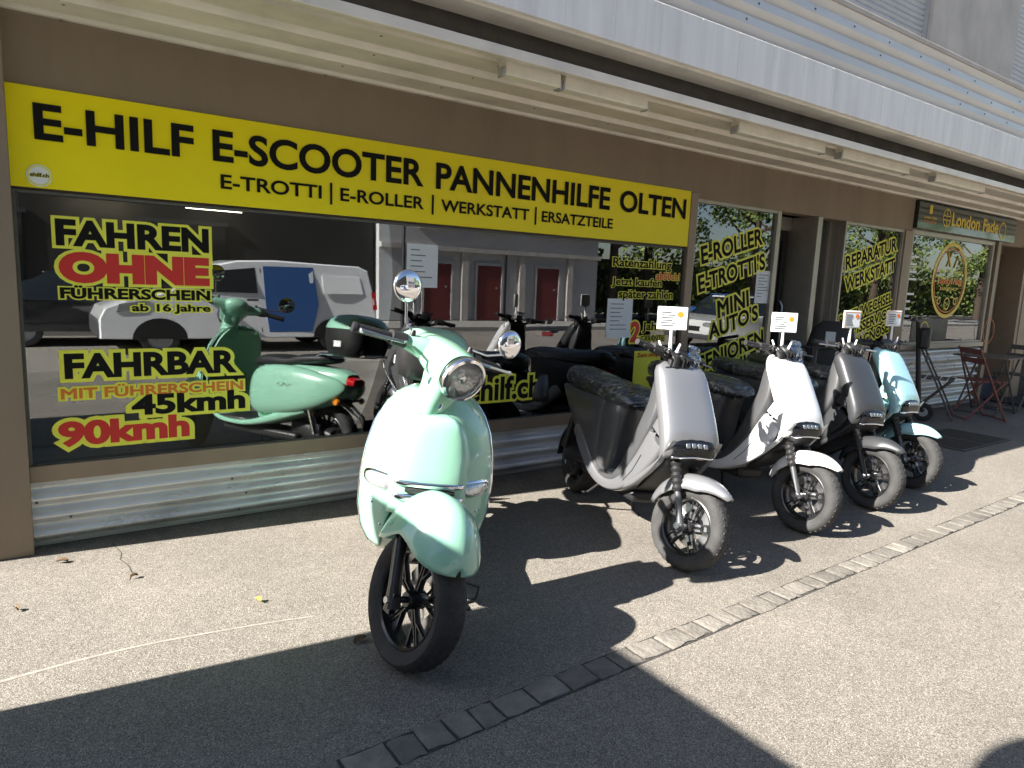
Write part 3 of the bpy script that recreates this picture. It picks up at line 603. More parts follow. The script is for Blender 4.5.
# ------------------------------------------------------------------ modern electric scooter
def shield_x(z):   # centre line of the front shield
    return interp([(.50,-.10),(.55,-.075),(.60,-.07),(.70,-.115),(.80,-.175),(.90,-.235),(.98,-.285),(1.02,-.315)],z)
def modern(loc,hd,steer,paint,side,label,inner=M['darkp'],lean=0,tm=M['tyred'],detail=True,film=True,cover=True):
    root=empty('electric_scooter',loc,(lean,0,rad(hd))); tag(root,label,'scooter','modern electric scooters in a row' if cover else 'dark electric scooters inside the shop')
    Rw=.217; A=(0,0,Rw); s=V((-.40,0,.917)).normalized(); SM=steer_mx(A,s,rad(steer))
    wheel('front_wheel',root,A,Rw,.10,'five',SM,tm,disc=detail)
    wheel('rear_wheel',root,(-1.30,0,Rw),Rw,.11,'five',None,M['tyre'],disc=False)
    # fork
    f=MB(); bt=MB()
    for sg in (-1,1):
        p0=V((0,sg*.078,Rw)); p1=p0+s*.17; p2=p0+s*.42
        f.tube([p0-s*.02,p0+s*.05,p1],[.02,.017,.017],12); f.tube([p1,p2],.0125,10)
        n=16; bt.tube([p1+(p2-p1)*(k/(n)) for k in range(n)],[.029 if k%2 else .022 for k in range(n)],14)
    f.tube([(0,-.1,Rw),(0,.1,Rw)],.011,8)
    f.build('fork',M['gun'] if paint is not M['grey'] else M['blackp'],root,mx=SM); bt.build('fork_boot',M['blackp'],root,mx=SM)
    MB().tube([V((0,-.112,Rw)),V((0,.112,Rw))],.016,12).build('axle_nut',M['metal'],root,mx=SM)
    # fender
    rings=[]; n=18
    for k in range(n+1):
        t=rad(47+120*k/n); q=k/n; Ro=.262+.022*max(0,cos(t)); wd=.080*min(1,(.22+3.2*q))*min(1,.55+2*(1-q)); Lk=.078*min(1,.25+2.6*q)*min(1,.5+2*(1-q))
        rings.append([V(A)+V((cos(t),0,sin(t)))*(Ro-Lk*(abs(w_)**2.4))+V((0,wd*math.copysign(abs(w_)**.75,w_),0)) for w_ in [(-1+2*j/12) for j in range(13)]])
    fe=MB().loft(rings,cap=False,closed=False).build('front_fender',paint,root,mx=SM,solid=.006)
    fb=MB()
    for sg in (-1,1):
        fb.box(-.012,.012,sg*.074,sg*.084,.0,.055,m=Matrix.Translation(V(A)+s*.215)@Matrix.Rotation(-.35,4,'Y'))
        for zz in (.012,.042): fb.lathe([(0,sg*.004),(.006,sg*.003),(.008,0)],V(A)+s*(.215+zz)+V((0,sg*.084,0)),'y',8)
    fb.build('fender_bracket',paint,root,mx=SM)
    # front shield : body coloured, convex
    def SH(z): return 1.06*interp([(.50,.125),(.545,.150),(.60,.156),(.70,.152),(.80,.149),(.90,.143),(.955,.137),(.985,.125),(1.005,.10)],z)
    def ang(z): return V((-.52,0,.85)) if z>.6 else V((-.15,0,.99))
    rings=[]
    for z in (.53,.535,.55,.58,.62,.67,.73,.80,.87,.92,.955,.975,.992,1.003):
        a=SH(z); dep=.062 if z>.6 else .055; dep*= (1 if z<.94 else max(.35,1-(z-.94)*9))
        cx=shield_x(z)-.04; u=V((0,1,0)); v=V((.86,0,.35)).normalized()
        rings.append(ser((cx,0,z),u,v,a,dep,3.1,36))
    MB().loft(rings).build('front_shield',paint,root,sharp=50)
    # sweeping body band : shield bottom -> floor edge -> rear
    path=cr([(-.17,.72,.140,.070),(-.235,.58,.152,.085),(-.33,.44,.158,.072),(-.46,.315,.162,.050),(-.58,.255,.164,.036),(-.72,.245,.165,.036),(-.86,.285,.165,.045),(-.99,.375,.165,.060),(-1.12,.49,.162,.075)],5)
    rings=[]
    for i,(x,z,a,b) in enumerate(path):
        x2,z2=path[min(i+1,len(path)-1)][:2]; x1_,z1_=path[max(i-1,0)][:2]; d=V((x2-x1_,0,z2-z1_)).normalized(); nrm=V((-d.z,0,d.x)); nrm=nrm if nrm.z>0 or i<4 else -nrm
        rings.append(ser((x,0,z),(0,1,0),nrm,a,b,6,40))
    MB().loft(rings).build('body_band',paint,root,sharp=50)
    for sg in (-1,1):
        wg=[(-.075,.60,.135,.018,.05),(-.12,.53,.142,.017,.06),(-.20,.45,.148,.016,.065),(-.30,.37,.153,.015,.06),(-.40,.31,.156,.014,.045)]
        MB().loft([ser((x,sg*y,z),(0,1,0),V((.6,0,.8)),a,b,3,16) for x,z,y,a,b in cr(wg,4)]).build('side_wing',paint,root,sharp=60)
    # inner leg panel and floor (grey)
    path=cr([(-.335,1.0,.085,.03),(-.335,.90,.115,.045),(-.33,.75,.132,.06),(-.375,.60,.148,.06),(-.445,.45,.153,.05),(-.54,.330,.155,.035),(-.64,.285,.156,.022),(-.76,.28,.155,.022),(-.86,.32,.15,.03)],4)
    rings=[]
    for i,(x,z,a,b) in enumerate(path):
        x2,z2=path[min(i+1,len(path)-1)][:2]; x1_,z1_=path[max(i-1,0)][:2]; d=V((x2-x1_,0,z2-z1_)).normalized(); nrm=V((-d.z,0,d.x))
        rings.append(ser((x,0,z),(0,1,0),nrm,a,b,5,32))
    MB().loft(rings).build('leg_panel',inner,root,sharp=50)
    MB().loft([ser((-.64,0,.300),(1,0,0),(0,1,0),.085,.13,5,28),ser((-.64,0,.313),(1,0,0),(0,1,0),.083,.128,5,28)]).build('floor_mat',M['floorm'],root)
    # under-shield cavity
    MB().loft([ser((-.13,0,.56),(0,1,0),(1,0,.2),.136,.075,4,24),ser((-.17,0,.49),(0,1,0),(1,0,.3),.125,.075,3,24),ser((-.26,0,.40),(0,1,0),(1,0,.5),.12,.07,3,24),ser((-.36,0,.31),(0,1,0),(1,0,.6),.10,.06,3,24)]).build('steering_shroud',M['blackp'],root)
    # underbody
    MB().box(-1.1,-.42,-.1,.1,.20,.27).build('underbody',M['blackp'],root,bevel=.02)
    # seat base: grey tub, horizontally lofted rings
    def tub(x0,x1,z,a,n=3.6): return ser(((x0+x1)/2,0,z),(1,0,0),(0,1,0),(x1-x0)/2,a,n,36)
    SE=Matrix.Scale(.955,4,(0,0,1))
    MB().loft([tub(-1.02,-.72,.29,.135),tub(-1.08,-.705,.38,.138),tub(-1.22,-.69,.55,.146),tub(-1.36,-.675,.66,.152),tub(-1.44,-.655,.735,.152),tub(-1.43,-.66,.745,.145)]).build('seat_tub',inner,root,sharp=50,mx=SE)
    # side shells (slightly proud, start behind the front face)
    MB().loft([tub(-1.06,-.82,.34,.150,5),tub(-1.16,-.81,.45,.158,5),tub(-1.31,-.80,.58,.166,5),tub(-1.43,-.785,.68,.169,5),tub(-1.49,-.76,.735,.165,5),tub(-1.48,-.765,.745,.158,5)]).build('side_shell',side or paint,root,sharp=50,mx=SE)
    # seat
    rings=[]
    for x,zt,a,zb in cr([(-.615,.770,.06,.745),(-.65,.805,.115,.735),(-.76,.835,.142,.735),(-.95,.842,.150,.738),(-1.15,.850,.148,.742),(-1.35,.868,.132,.75),(-1.46,.862,.10,.765),(-1.50,.83,.05,.785)],4):
        rings.append(ser((x,0,(zt+zb)/2),(0,1,0),(0,0,1),a,(zt-zb)/2,3,28))
    st=MB().loft(rings).build('seat',M['seat'],root,sharp=60,mx=SE)
    if cover:
        rings=[]; so3=loc[0]*3.7
        from mathutils import noise as NZ
        for x,zt,a,zb in cr([(-.585,.765,.07,.74),(-.63,.815,.125,.725),(-.76,.848,.155,.712),(-.95,.856,.163,.708),(-1.15,.864,.160,.716),(-1.35,.880,.145,.73),(-1.48,.875,.11,.745),(-1.53,.83,.06,.78)],16):
            rr=ser((x,0,(zt+zb)/2),(0,1,0),(0,0,1),a,(zt-zb)/2,2.7,96); out=[]
            for p_ in rr:
                d=V((0,p_.y,p_.z-(zt+zb)/2)).normalized(); q=V((p_.x*7+so3,p_.y*13+p_.x*5,p_.z*11))
                k=1-abs(NZ.noise(q+V((NZ.noise(q*.5)*2,0,0))))*2.6; out.append(p_+d*(.006*k**3 if k>0 else -.001)+d*.002)
            rings.append(out)
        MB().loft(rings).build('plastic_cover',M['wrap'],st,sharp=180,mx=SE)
    # rear: swing arm / motor cover, fender, tail light
    q=MB(); q.loft([ser((-.98,.0,.30),(0,1,0),(0,0,1),.115,.05,3,20),ser((-1.2,.0,.29),(0,1,0),(0,0,1),.118,.07,3,20),ser((-1.36,0,.26),(0,1,0),(0,0,1),.112,.075,3,20),ser((-1.42,0,.25),(0,1,0),(0,0,1),.09,.04,3,20)])
    for sg in (-1,1):
        q.lathe([(0,sg*.085),(.09,sg*.08),(.105,sg*.06),(.105,sg*.03)],(-1.30,0,Rw),'y',28)
        for k in range(8): q.tube([V((-1.30+.10*cos(k*pi/4),sg*.072,Rw+.10*sin(k*pi/4))),V((-1.30+.07*cos(k*pi/4),sg*.088,Rw+.07*sin(k*pi/4)))],.008,6)
        q.tube([(-1.34,sg*.115,.30),(-1.22,sg*.12,.60)],[.028,.022],12)
    q.build('swing_arm',M['blackp'],root)
    rings=[]
    for k in range(13):
        t=rad(60+125*k/12); Ro=.268
        rings.append([V((-1.30,0,Rw))+V((cos(t),0,sin(t)))*(Ro-.03*abs(w_)**2)+V((0,.07*w_,0)) for w_ in [(-1+2*j/8) for j in range(9)]])
    MB().loft(rings,cap=False,closed=False).build('rear_fender',M['blackp'],root,solid=.006)
    MB().loft([ser((-1.478,0,.68),(0,1,0),(0,0,1),.10,.02,3,20),ser((-1.52,0,.685),(0,1,0),(0,0,1),.085,.014,3,20)]).build('tail_light',M['redl'],root)
    MB().tube([(-.78,.09,.22),(-.80,.14,.10),(-.80,.155,.03),(-.74,.165,.026)],.009).build('kickstand',M['blackp'],root); MB().tube([(-.78,-.09,.22),(-.88,-.13,.12),(-.93,-.14,.10)],.009).build('footpeg',M['blackp'],root)
    sp2=lambda y,z: V((shield_x(z)-.04+.062*(1-abs(y/SH(z))**3.1)**(1/3.1)+.0005,y,z))
    MB().tube([sp2(-.115+.23*k/16,.935-.01*(2*k/16-1)**2) for k in range(17)],.0013,5).build('panel_seam',M['gun'],root)
    MB().loft([ser(sp2(0,.90)+V((.001,0,0)),(0,1,0),(-.35,0,.94),.011,.011,2,20),ser(sp2(0,.90)+V((.004,0,0)),(0,1,0),(-.35,0,.94),.009,.009,2,20)]).build('round_badge',M['gun'],root)
    for sg in (-1,1): MB().tube([(-.30,sg*.159,.50),(-.36,sg*.161,.40),(-.44,sg*.163,.32)],.0022,6).build('side_seam',M['gun'],root)
    # headlight: dark band lens low on the shield
    def hl(u,v): 
        z=.555+.105*v-.012*u*u; a=SH(z); y=u*.122; cx=shield_x(z)-.04; dep=.062
        return V((cx+dep*.92*(max(0,1-abs(y/a)**3.1))**(1/3.1)+.007-.012*(abs(u)**6)-.008*(2*v-1)**4,y,z+.02*(1-abs(u)**4)*(2*v-1)*.2))
    hlm=MB().grid(hl,24,8).build('headlight',M['dlens'],root,solid=.008)
    def hl2(u,v): p_=hl(u*1.02,-.0+.10*v); return p_+V((.006,0,0))
    MB().grid(hl2,24,2).build('chrome_strip',M['chrome'],hlm,solid=.006)
    lm=MB()
    for k in range(4):
        y=(-.42+k*.28); lm.grid(lambda u,v,y=y: hl(y+u*.10,.50+.20*v)+V((.006,0,0)),4,3)
    lm.build('led_module',M['ledm'],hlm,solid=.003)
    # stem + handlebar + dash
    top=V(A)+s*.835; hb=MB(); hb.tube([V(A)+s*.66,top],.03,14)
    c=top+V((-.01,0,.02))
    hb.tube([c+V((-.055,-.28,.045)),c+V((-.045,-.17,.04)),c+V((0,-.09,.0)),c+V((0,.09,.0)),c+V((-.045,.17,.04)),c+V((-.055,.28,.045))],.0125,12)
    hb.tube([c+V((0,-.05,0)),c+V((.03,-.05,.05))],.01,8)
    hbo=hb.build('handlebar',M['blackp'],root,mx=SM)
    for sg in (-1,1):
        gp=MB(); a_=c+V((-.049,sg*.19,.041)); b_=c+V((-.056,sg*.295,.046)); n=14
        gp.tube([a_+(b_-a_)*(k/n) for k in range(n+1)],[.0175 if k%2 else .0155 for k in range(n+1)],14)
        gp.build('grip',M['seat'],hbo,mx=SM)
    for sg in (-1,1): MB().tube([c+V((-.01,sg*.13,.035)),c+V((.03,sg*.17,.035)),c+V((.016,sg*.24,.035)),c+V((.0,sg*.30,.035))],[.008,.007,.006,.007],8).build('brake_lever',M['metal'] if paint is M['grey'] else M['blackp'],hbo,mx=SM)
    sw_=MB()
    for sg in (-1,1):
        sw_.loft([ser(c+V((-.03,sg*.12,.036)),(1,0,0),(0,0,1),.028,.028,3.5,16),ser(c+V((-.045,sg*.185,.04)),(1,0,0),(0,0,1),.024,.024,3.5,16)])
        sw_.tube([c+V((-.0,sg*.14,.045)),c+V((.02,sg*.125,.06)),c+V((.05,sg*.10,.02)),c+V((.06,sg*.05,-.04)),c+V((.03,sg*.02,-.10))],.005,6)
        sw_.lathe([(0,.0),(.018,0),(.018,.02),(0,.02)],c+V((.01,sg*.13,.035)),'y',12)
    for q in range(5):
        a0=-.10+.05*q; sw_.tube([c+V((.03,a0,.05)),c+V((.075,a0*.6+.01,.015+.01*(q%2))),c+V((.06,a0*.3,-.05)),c+V((.0,a0*.2,-.10))],.0045,6)
    sw_.loft([ser(c+V((.03,-.07,-.03)),(1,0,0),(0,1,0),.03,.03,3,14),ser(c+V((.03,-.07,.03)),(1,0,0),(0,1,0),.032,.032,3,14)])
    sw_.build('switchgear',M['blackp'],hbo,mx=SM)
    dm=Matrix.Translation(c+V((.03,0,.035)))@Matrix.Rotation(rad(35),4,'Y')
    MB().loft([[dm@p_ for p_ in ser((0,0,-.03),(1,0,0),(0,1,0),.035,.05,3.5,24)],[dm@p_ for p_ in ser((0,0,.010),(1,0,0),(0,1,0),.042,.062,3.5,24)],[dm@p_ for p_ in ser((0,0,.02),(1,0,0),(0,1,0),.038,.056,3.5,24)]]).build('dash_display',M['blackp'],hbo,mx=SM)
    if film:
        fm=MB(); random.seed(5)
        fm.grid(lambda u,v:c+V((.085-.05*v+random.uniform(-.006,.006),.055+u*.05+random.uniform(-.004,.004),-.05+.16*v)),8,10)
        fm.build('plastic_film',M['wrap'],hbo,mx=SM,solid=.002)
        MB().grid(lambda u,v:c+V((.07-.045*v,.055+u*.03*(1-.4*abs(2*v-1)**3),-.0+.075*v)),6,6).build('blue_sticker',M['blue'],hbo,mx=SM,solid=.002)
    # keyhole & emblem script
    MB().lathe([(0,-.003),(.018,-.002),(.02,0)],(-.672,0,.66),'x',16).build('seat_lock',M['blackp'],root)
    bg=MB().tube([(-.66,-.02,.70),(-.645,-.02,.69),(-.65,-.02,.675)],.004,8).build('bag_hook',M['metal'],root)
    if paint in (M['whitep'],M['aqua']):
        e=MB(); 
        def sp(y,z): return V((shield_x(z)-.04+.062*.9*(1-abs(y/.14)**3.1)**(1/3.1)+.006,y,z))
        pts=[sp(.05-.012*i+.004*sin(i*2.2),.865+.0065*i+.009*sin(i*2.3)) for i in range(9)]
        e.tube(pts,.0022,6); e.build('script_emblem',M['gun'],root)
    return root,SM,c
def price_tag(root,SM,c,label,yaw=0,h=.17,side=.0):
    P=root.matrix_world if False else Matrix.Translation(root.location)@root.rotation_euler.to_matrix().to_4x4()
    p=P@(SM@(c+V((.0,side,.03))))
    e=empty('price_tag',p,(0,0,rad(yaw))); tag(e,label,'price tag','white price tags clipped on the handlebars')
    MB().tube([(0,0,-.02),(0,0,.05),(.0,.0,h)],[.014,.009,.008],10).tube([(0,-.01,-.02),(.035,-.02,.02),(.05,-.02,.06)],[.009,.008,.005],8).tube([(0,.0,0),(-.04,.0,.02),(-.06,.0,.07)],[.011,.008,.005],8).build('clip_stand',M['white'],e)
    z0=h; fr=MB(); fr.box(-.077,.077,-.008,.0,z0,z0+.12); f=fr.build('frame',M['white'],e,bevel=.004)
    B(-.066,.066,-.0095,-.0085,z0+.010,z0+.110).build('card',M['paper'],f)
    pr=MB()
    for i in range(6): pr.box(-.058,-.058+random.uniform(.05,.085),-.0108,-.0102,z0+.020+i*.0135,z0+.0255+i*.0135)
    pr.build('print_lines',M['gun'],f)
    MB().box(-.068,-.0655,-.0108,-.0102,z0+.008,z0+.112).box(-.068,.068,-.0108,-.0102,z0+.109,z0+.112).build('red_edge',M['orange'],f)
    MB().lathe([(0,-.0112),(.016,-.0110)],(.040,0,z0+.082),'y',20).build('round_mark',M['orange'],f)
specs=[((2.637,2.183,0),-106,21,M['silver'],M['gun'],'silver electric scooter, nearest of the modern row, with gunmetal seat sides',M['gun']),
 ((3.68,2.20,0),-98,5,M['whitep'],M['darkp'],'white electric scooter standing second in the modern row',M['darkp']),
 ((4.50,2.235,0),-97,-1,M['grey'],M['darkp'],'matt dark grey electric scooter between the white and the pale blue one',M['darkp']),
 ((5.28,2.345,0),-92,-6,M['aqua'],M['aqua'],'pale blue electric scooter at the far end of the row',M['darkp'])]
tags=[('price tag on the silver scooter handlebar',-45,.13,-.085),('price tag on the white scooter handlebar',-42,.12,-.02),('price tag on the dark grey scooter handlebar',-14,.14,.0),('price tag on the pale blue scooter handlebar',-14,.14,.085)]
bpy.context.view_layer.update()
for (loc,hd_,stv,pa,sd,lab,inn),(tl,ty,th,tsd) in zip(specs,tags):
    r,SMx,c=modern(loc,hd_,stv,pa,sd,lab,inn,lean=rad(-6 if pa is not M['aqua'] else -4),film=pa in (M['silver'],M['whitep'])); price_tag(r,SMx,c,tl,ty,th,tsd)
# ------------------------------------------------------------------ mint retro scooter
def retro(loc,hd,steer,lean):
    root=empty('retro_scooter',loc,(rad(lean),0,rad(hd))); tag(root,'mint green retro scooter with round headlight and black top case','scooter')
    Rw=.246; A=(0,0,Rw); s=V((-.33,0,.944)).normalized(); SM=steer_mx(A,s,rad(steer)); mint=M['mint']
    wheel('front_wheel',root,A,Rw,.12,'retro',SM,M['tyre'])
    wheel('rear_wheel',root,(-1.33,0,Rw),Rw,.12,'retro',None,M['tyre'],disc=False)
    f=MB(); p0=V((0,-.095,Rw)); f.tube([p0-s*.03+V((.0,0,0)),p0+s*.06,p0+s*.30+V((-.01,.01,0))],[.03,.024,.024],16); f.tube([V((0,.09,Rw)),V((0,.09,Rw))+s*.3],.02,12); f.tube([(0,-.1,Rw),(0,.1,Rw)],.012)
    f.box(-.02,.02,-.112,-.085,-.045,.03,m=Matrix.Translation(A))
    fk=f.build('fork',M['rim'],root,mx=SM)
    MB().tube([(0,-.128,Rw),(0,-.11,Rw)],[.013,.016],6).build('axle_nut',M['metal'],fk,mx=SM)
    # fender (turns with the wheel)
    def fend(u,v):
        a_=(v-.5)*1.96*.5*pi; x=.020+(.195 if a_>0 else .215)*sin(a_); W=.150*max(.04,cos(a_))**(.80 if a_>0 else .30)
        zr=.458+.040*math.exp(-((x-.03)/.09)**2)-.05*max(0,-(x-.02)/.2)-.02*max(0,(x-.08)/.12)
        zt=zr+(.645-zr)*max(.0,cos(a_))**(1.25 if a_>0 else .75)+.02*sin(a_)**2
        th=u*pi/2; y=W*math.copysign(abs(sin(th))**1.15,th)*(.93+.07*abs(u)**4); z=zr+(zt-zr)*max(0,cos(th))**.95
        return V((x,y,z))
    MB().grid(fend,24,34).build('front_fender',mint,root,mx=steer_mx(A,s,rad(steer-6)),solid=.006,sharp=180)
    # leg shield
    Wv=[(0,.20),(.1,.235),(.25,.255),(.45,.258),(.62,.248),(.76,.228),(.87,.195),(.94,.155),(.98,.115),(1,.075)]
    def sm(a,b,x): x=max(0,min(1,(x-a)/(b-a))); return x*x*(3-2*x)
    def SX(y,z): # surface depth
        t=(z-.33)/.64; w_=interp(Wv,max(0,min(1,t))); u=min(1,abs(y)/w_)
        return -.185+.035*sin(pi*min(1,max(0,t)))-.095*max(0,t-.3)**1.4-.15*u**2.6
    def leg(u,v):
        zb=.33+.19*(1-sm(.42,.78,abs(u))); z=zb*(1-v)+.97*v; vv=(z-.33)/.64
        y=u*interp(Wv,max(0,min(1,vv)))
        return V((SX(y,z),y,z))
    MB().grid(leg,40,34).build('leg_shield',mint,root,solid=.010,sub=0,sharp=180)
    # inner side panel (dark mint) and wheel well
    MB().grid(lambda u,v:(lambda p:V((p.x-.035,p.y*.93,p.z)))(leg(u,.04+.92*v)),20,16).build('shield_back',M['mintd'],root,solid=.008,sharp=180)
    MB().loft([ser((-.30,0,.30),(0,1,0),(1,0,0),.13,.03,3,20),ser((-.31,0,.45),(0,1,0),(1,0,0),.15,.03,3,20),ser((-.30,0,.60),(0,1,0),(1,0,0),.14,.03,3,20)]).build('wheel_well',M['blackp'],root)
    # chrome edge trim
    tr=[leg(-1,v/20) for v in range(20)]+[leg(u/8,1) for u in range(-8,9)]+[leg(1,v/20) for v in range(19,-1,-1)]
    MB().tube([p_+V((.004,0,0)) for p_ in tr],.0055,8).build('edge_trim',M['chrome'],root)
    # raised centre panel
    Wp=[(0,.145),(.3,.150),(.6,.146),(.78,.132),(.9,.108),(.96,.08),(1,.04)]
    def pan(u,v):
        z=.505+.385*v; y=u*interp(Wp,v); e=max(abs(u)**14,(max(0,v-.5)*2)**14,(max(0,.12-v)/.12)**3)
        return V((SX(y*.9,z)+.040-.034*e,y,z))
    MB().grid(pan,28,30).build('centre_panel',mint,root,solid=.008,sharp=180)
    def PX(y,z): return pan(max(-.98,min(.98,y/.147)),(z-.505)/.385).x
    sm_=[V((PX(y,.518)+.0005,y,.518)) for y in [-.12+.24*k/12 for k in range(13)]]
    MB().tube(sm_,.0016,5).build('panel_seam',M['gun'],root)
    for y,z in ((-.16,.44),(.16,.44),(-.20,.52),(.20,.52)): MB().loft([ser((SX(y,z)+.006,y,z),(0,1,0),(0,0,1),.006,.006,2,10),ser((SX(y,z)+.009,y,z),(0,1,0),(0,0,1),.004,.004,2,10)]).build('fastener',M['chrome'],root)
    # grille: two chrome bars round a dark slot
    g=MB()
    def wave(z0,h,y0,y1,off):
        rings=[]
        for k in range(25):
            y=y0+(y1-y0)*k/24; x=PX(y,z0)+off; rings.append(ser((x,y,z0),(1,0,0),(0,0,1),.008,h*(1-abs(2*k/24-1)**6*.5),2.5,10))
        return rings
    gr=g.loft(wave(.640,.012,-.128,.135,.012)).loft(wave(.588,.014,-.128,.135,.012)).build('grille',M['chrome'],root,sharp=60)
    MB().loft(wave(.614,.012,-.085,.10,.008)).build('grille_slot',M['blackp'],gr)
    # indicators
    for sg in (-1,1):
        cyy=sg*.183; z0=.615
        def ind(a,b,off,rings=5,cyy=cyy,z0=z0,sg=sg):
            out=[]
            for q,(k,d) in enumerate(((1,0),(1,.006),(.93,.013),(.7,.019),(.3,.022))):
                rr=[]
                for j in range(28):
                    t=2*pi*j/28; ct,st=cos(t),sin(t); yy=cyy+a*k*math.copysign(abs(ct)**.7,ct); zz=z0+b*k*math.copysign(abs(st)**.7,st)+.012*(-sg*(yy-cyy)/.05)*0
                    rr.append(V((SX(yy,zz)+off+d,yy,zz)))
                out.append(rr)
            return out
        ch=MB().loft(ind(.066,.034,-.002)).build('indicator',M['chrome'],root,sharp=60); MB().loft(ind(.056,.025,.014)).build('lens',M['lens'],ch,sharp=60)
    # wing piece on grille left side + emblem
    z=.925; MB().loft([ser((SX(0,z)+.008,0,z),(0,1,0),(0,0,1),.026,.028,2.2,16),ser((SX(0,z)+.022,0,z),(0,1,0),(0,0,1),.018,.020,2.2,16)]).build('emblem',M['chrome'],root)
    MB().loft([ser((SX(0,z)+.022,0,z+.002),(0,1,0),(0,0,1),.016,.016,2.2,16),ser((SX(0,z)+.026,0,z+.002),(0,1,0),(0,0,1),.011,.011,2.2,16)]).build('blue_badge',M['blue'],root)
    # neck and headset (turn with the bars)
    T=V(A)+s*.87    # head centre on the axis, z ~ 1.0
    MB().loft([ser(T-s*.20+V((-.05,0,0)),(1,0,0),(0,1,0),.06,.065,3,24),ser(T-s*.15+V((-.03,0,0)),(1,0,0),(0,1,0),.065,.065,3,24),ser(T-s*.08+V((-.0,0,0)),(1,0,0),(0,1,0),.07,.062,3,24),ser(T+V((0,0,0)),(1,0,0),(0,1,0),.06,.06,3,24)]).build('steering_neck',mint,root,mx=SM)
    fx=V((.955,0,-.29)).normalized(); fz=V((.29,0,.955)).normalized()
    rings=[]
    for d,a,b in cr([(-.145,.035,.02),(-.12,.075,.045),(-.06,.10,.062),(.0,.105,.073),(.07,.094,.080),(.115,.086,.083),(.132,.0845,.0835),(.134,.080,.079)],4):
        rings.append(ser(T+fx*d+V((0,0,.03)),(0,1,0),fz,a,b,2.25,36))
    hs=MB().loft(rings)
    for sg in (-1,1):
        hs.loft([ser(T+V((-.03+dx,sg*y,.042+dz)),(1,0,0),(0,0,1),a,b,2.4,24) for y,a,b,dx,dz in cr([(.03,.06,.05,0,0),(.09,.055,.042,-.01,.002),(.14,.04,.032,-.025,.006),(.175,.027,.025,-.035,.008),(.185,.02,.02,-.038,.008)],3)])
    hs.build('headset',mint,root,mx=SM,sharp=50)
    HC=T+fx*.15+V((0,0,.03)); yv=V((0,1,0))
    def circ(r,d): return [HC+fx*d+yv*(r*cos(2*pi*k/40))+fz*(r*sin(2*pi*k/40)) for k in range(40)]
    hl=MB().loft([circ(.0835,-.01),circ(.090,.0),circ(.092,.012),circ(.088,.024),circ(.078,.028),circ(.074,.018)],cap=False).build('headlight',M['chrome'],root,mx=SM)
    MB().loft([circ(.001,-.008),circ(.03,-.004),circ(.06,.006),circ(.075,.016)],cap=False).build('reflector',M['reflector'],hl,mx=SM,sharp=20)
    MB().loft([circ(.016,-.006),circ(.016,.016),circ(.010,.020)]).build('bulb_cap',M['chrome'],hl,mx=SM)
    MB().loft([circ(.0765,.016),circ(.066,.030),circ(.04,.039),circ(.015,.042),circ(.001,.0425)],cap=False).build('lens',glass_mat('lens_glass',1.5,(.97,.98,.98)),hl,mx=SM,sharp=180)
    # bars, grips, levers, switchgear
    hb=MB().tube([T+V((-.065,-.19,.05)),T+V((-.04,0,.03)),T+V((-.065,.19,.05))],.011).build('handlebar',M['metal'],root,mx=SM)
    for sg in (-1,1):
        a_=T+V((-.065,sg*.18,.05)); b_=T+V((-.10,sg*.345,.045)); n=18
        MB().tube([a_+(b_-a_)*(k/n) for k in range(n+1)],[.0195 if k%2 else .017 for k in range(n+1)],16).tube([b_,b_+(b_-a_).normalized()*.012],[.021,.019],16).build('grip',M['seat'],hb,mx=SM)
        MB().tube([T+V((-.02,sg*.17,.05)),T+V((.02,sg*.21,.048)),T+V((-.0,sg*.27,.046)),T+V((-.025,sg*.36,.044))],[.007,.006,.006,.008],8).lathe([(0,-.008),(.009,-.005),(.009,.005),(0,.008)],T+V((-.025,sg*.36,.044)),'y',10).build('brake_lever',M['metal'],hb,mx=SM)
        MB().loft([ser(T+V((-.055,sg*.165,.05)),(1,0,0),(0,0,1),.033,.03,3,16),ser(T+V((-.07,sg*.215,.05)),(1,0,0),(0,0,1),.027,.027,3,16)]).build('switchgear',M['blackp'],hb,mx=SM)
    for sg in (-1,1):
        b0=T+V((-.045,sg*.14,.07)); 
        mid=T+V((-.07,sg*.17,.12)); tp=T+V((-.08,sg*.19,.215))
        if sg>0: mid=T+V((-.06,sg*.24,.085)); tp=T+V((-.07,sg*.345,.125))
        MB().tube([b0,b0+V((0,0,.015)),b0+V((0,0,.03))],[.013,.012,.008],12).build('mirror_boot',M['blackp'],root,mx=SM)
        m_=MB().tube([b0+V((0,0,.02)),b0*.5+mid*.5+V((0,0,.01)),mid,tp-V((0,0,.012))],.0052,10)
        mo=m_.build('mirror_stem',M['chrome'],root,mx=SM)
        ax=V((1,.05*sg,.12)).normalized(); uu=V((0,1,0)); vv=ax.cross(uu).normalized(); tc=tp+vv*0+V((0,sg*.01,.035))
        def cc(r,d): return [tc+ax*d+uu*(r*cos(2*pi*k/36))+vv*(r*sin(2*pi*k/36)) for k in range(36)]
        MB().loft([cc(.056,-.010),cc(.061,-.008),cc(.061,.0),cc(.055,.008),cc(.04,.013),cc(.015,.016),cc(.001,.0165)]).build('mirror_shell',M['chrome'],mo,mx=SM)
        MB().loft([cc(.054,-.0115),cc(.053,-.012)]).build('mirror_glass',M['mirror'],mo,mx=SM)
    # floor + sweeping lower edge
    path=cr([(-.24,.40,.165,.03),(-.32,.33,.175,.028),(-.42,.285,.185,.024),(-.58,.275,.195,.022),(-.74,.29,.205,.026),(-.90,.33,.21,.035),(-1.05,.38,.20,.04),(-1.25,.44,.18,.03)],5)
    rings=[]
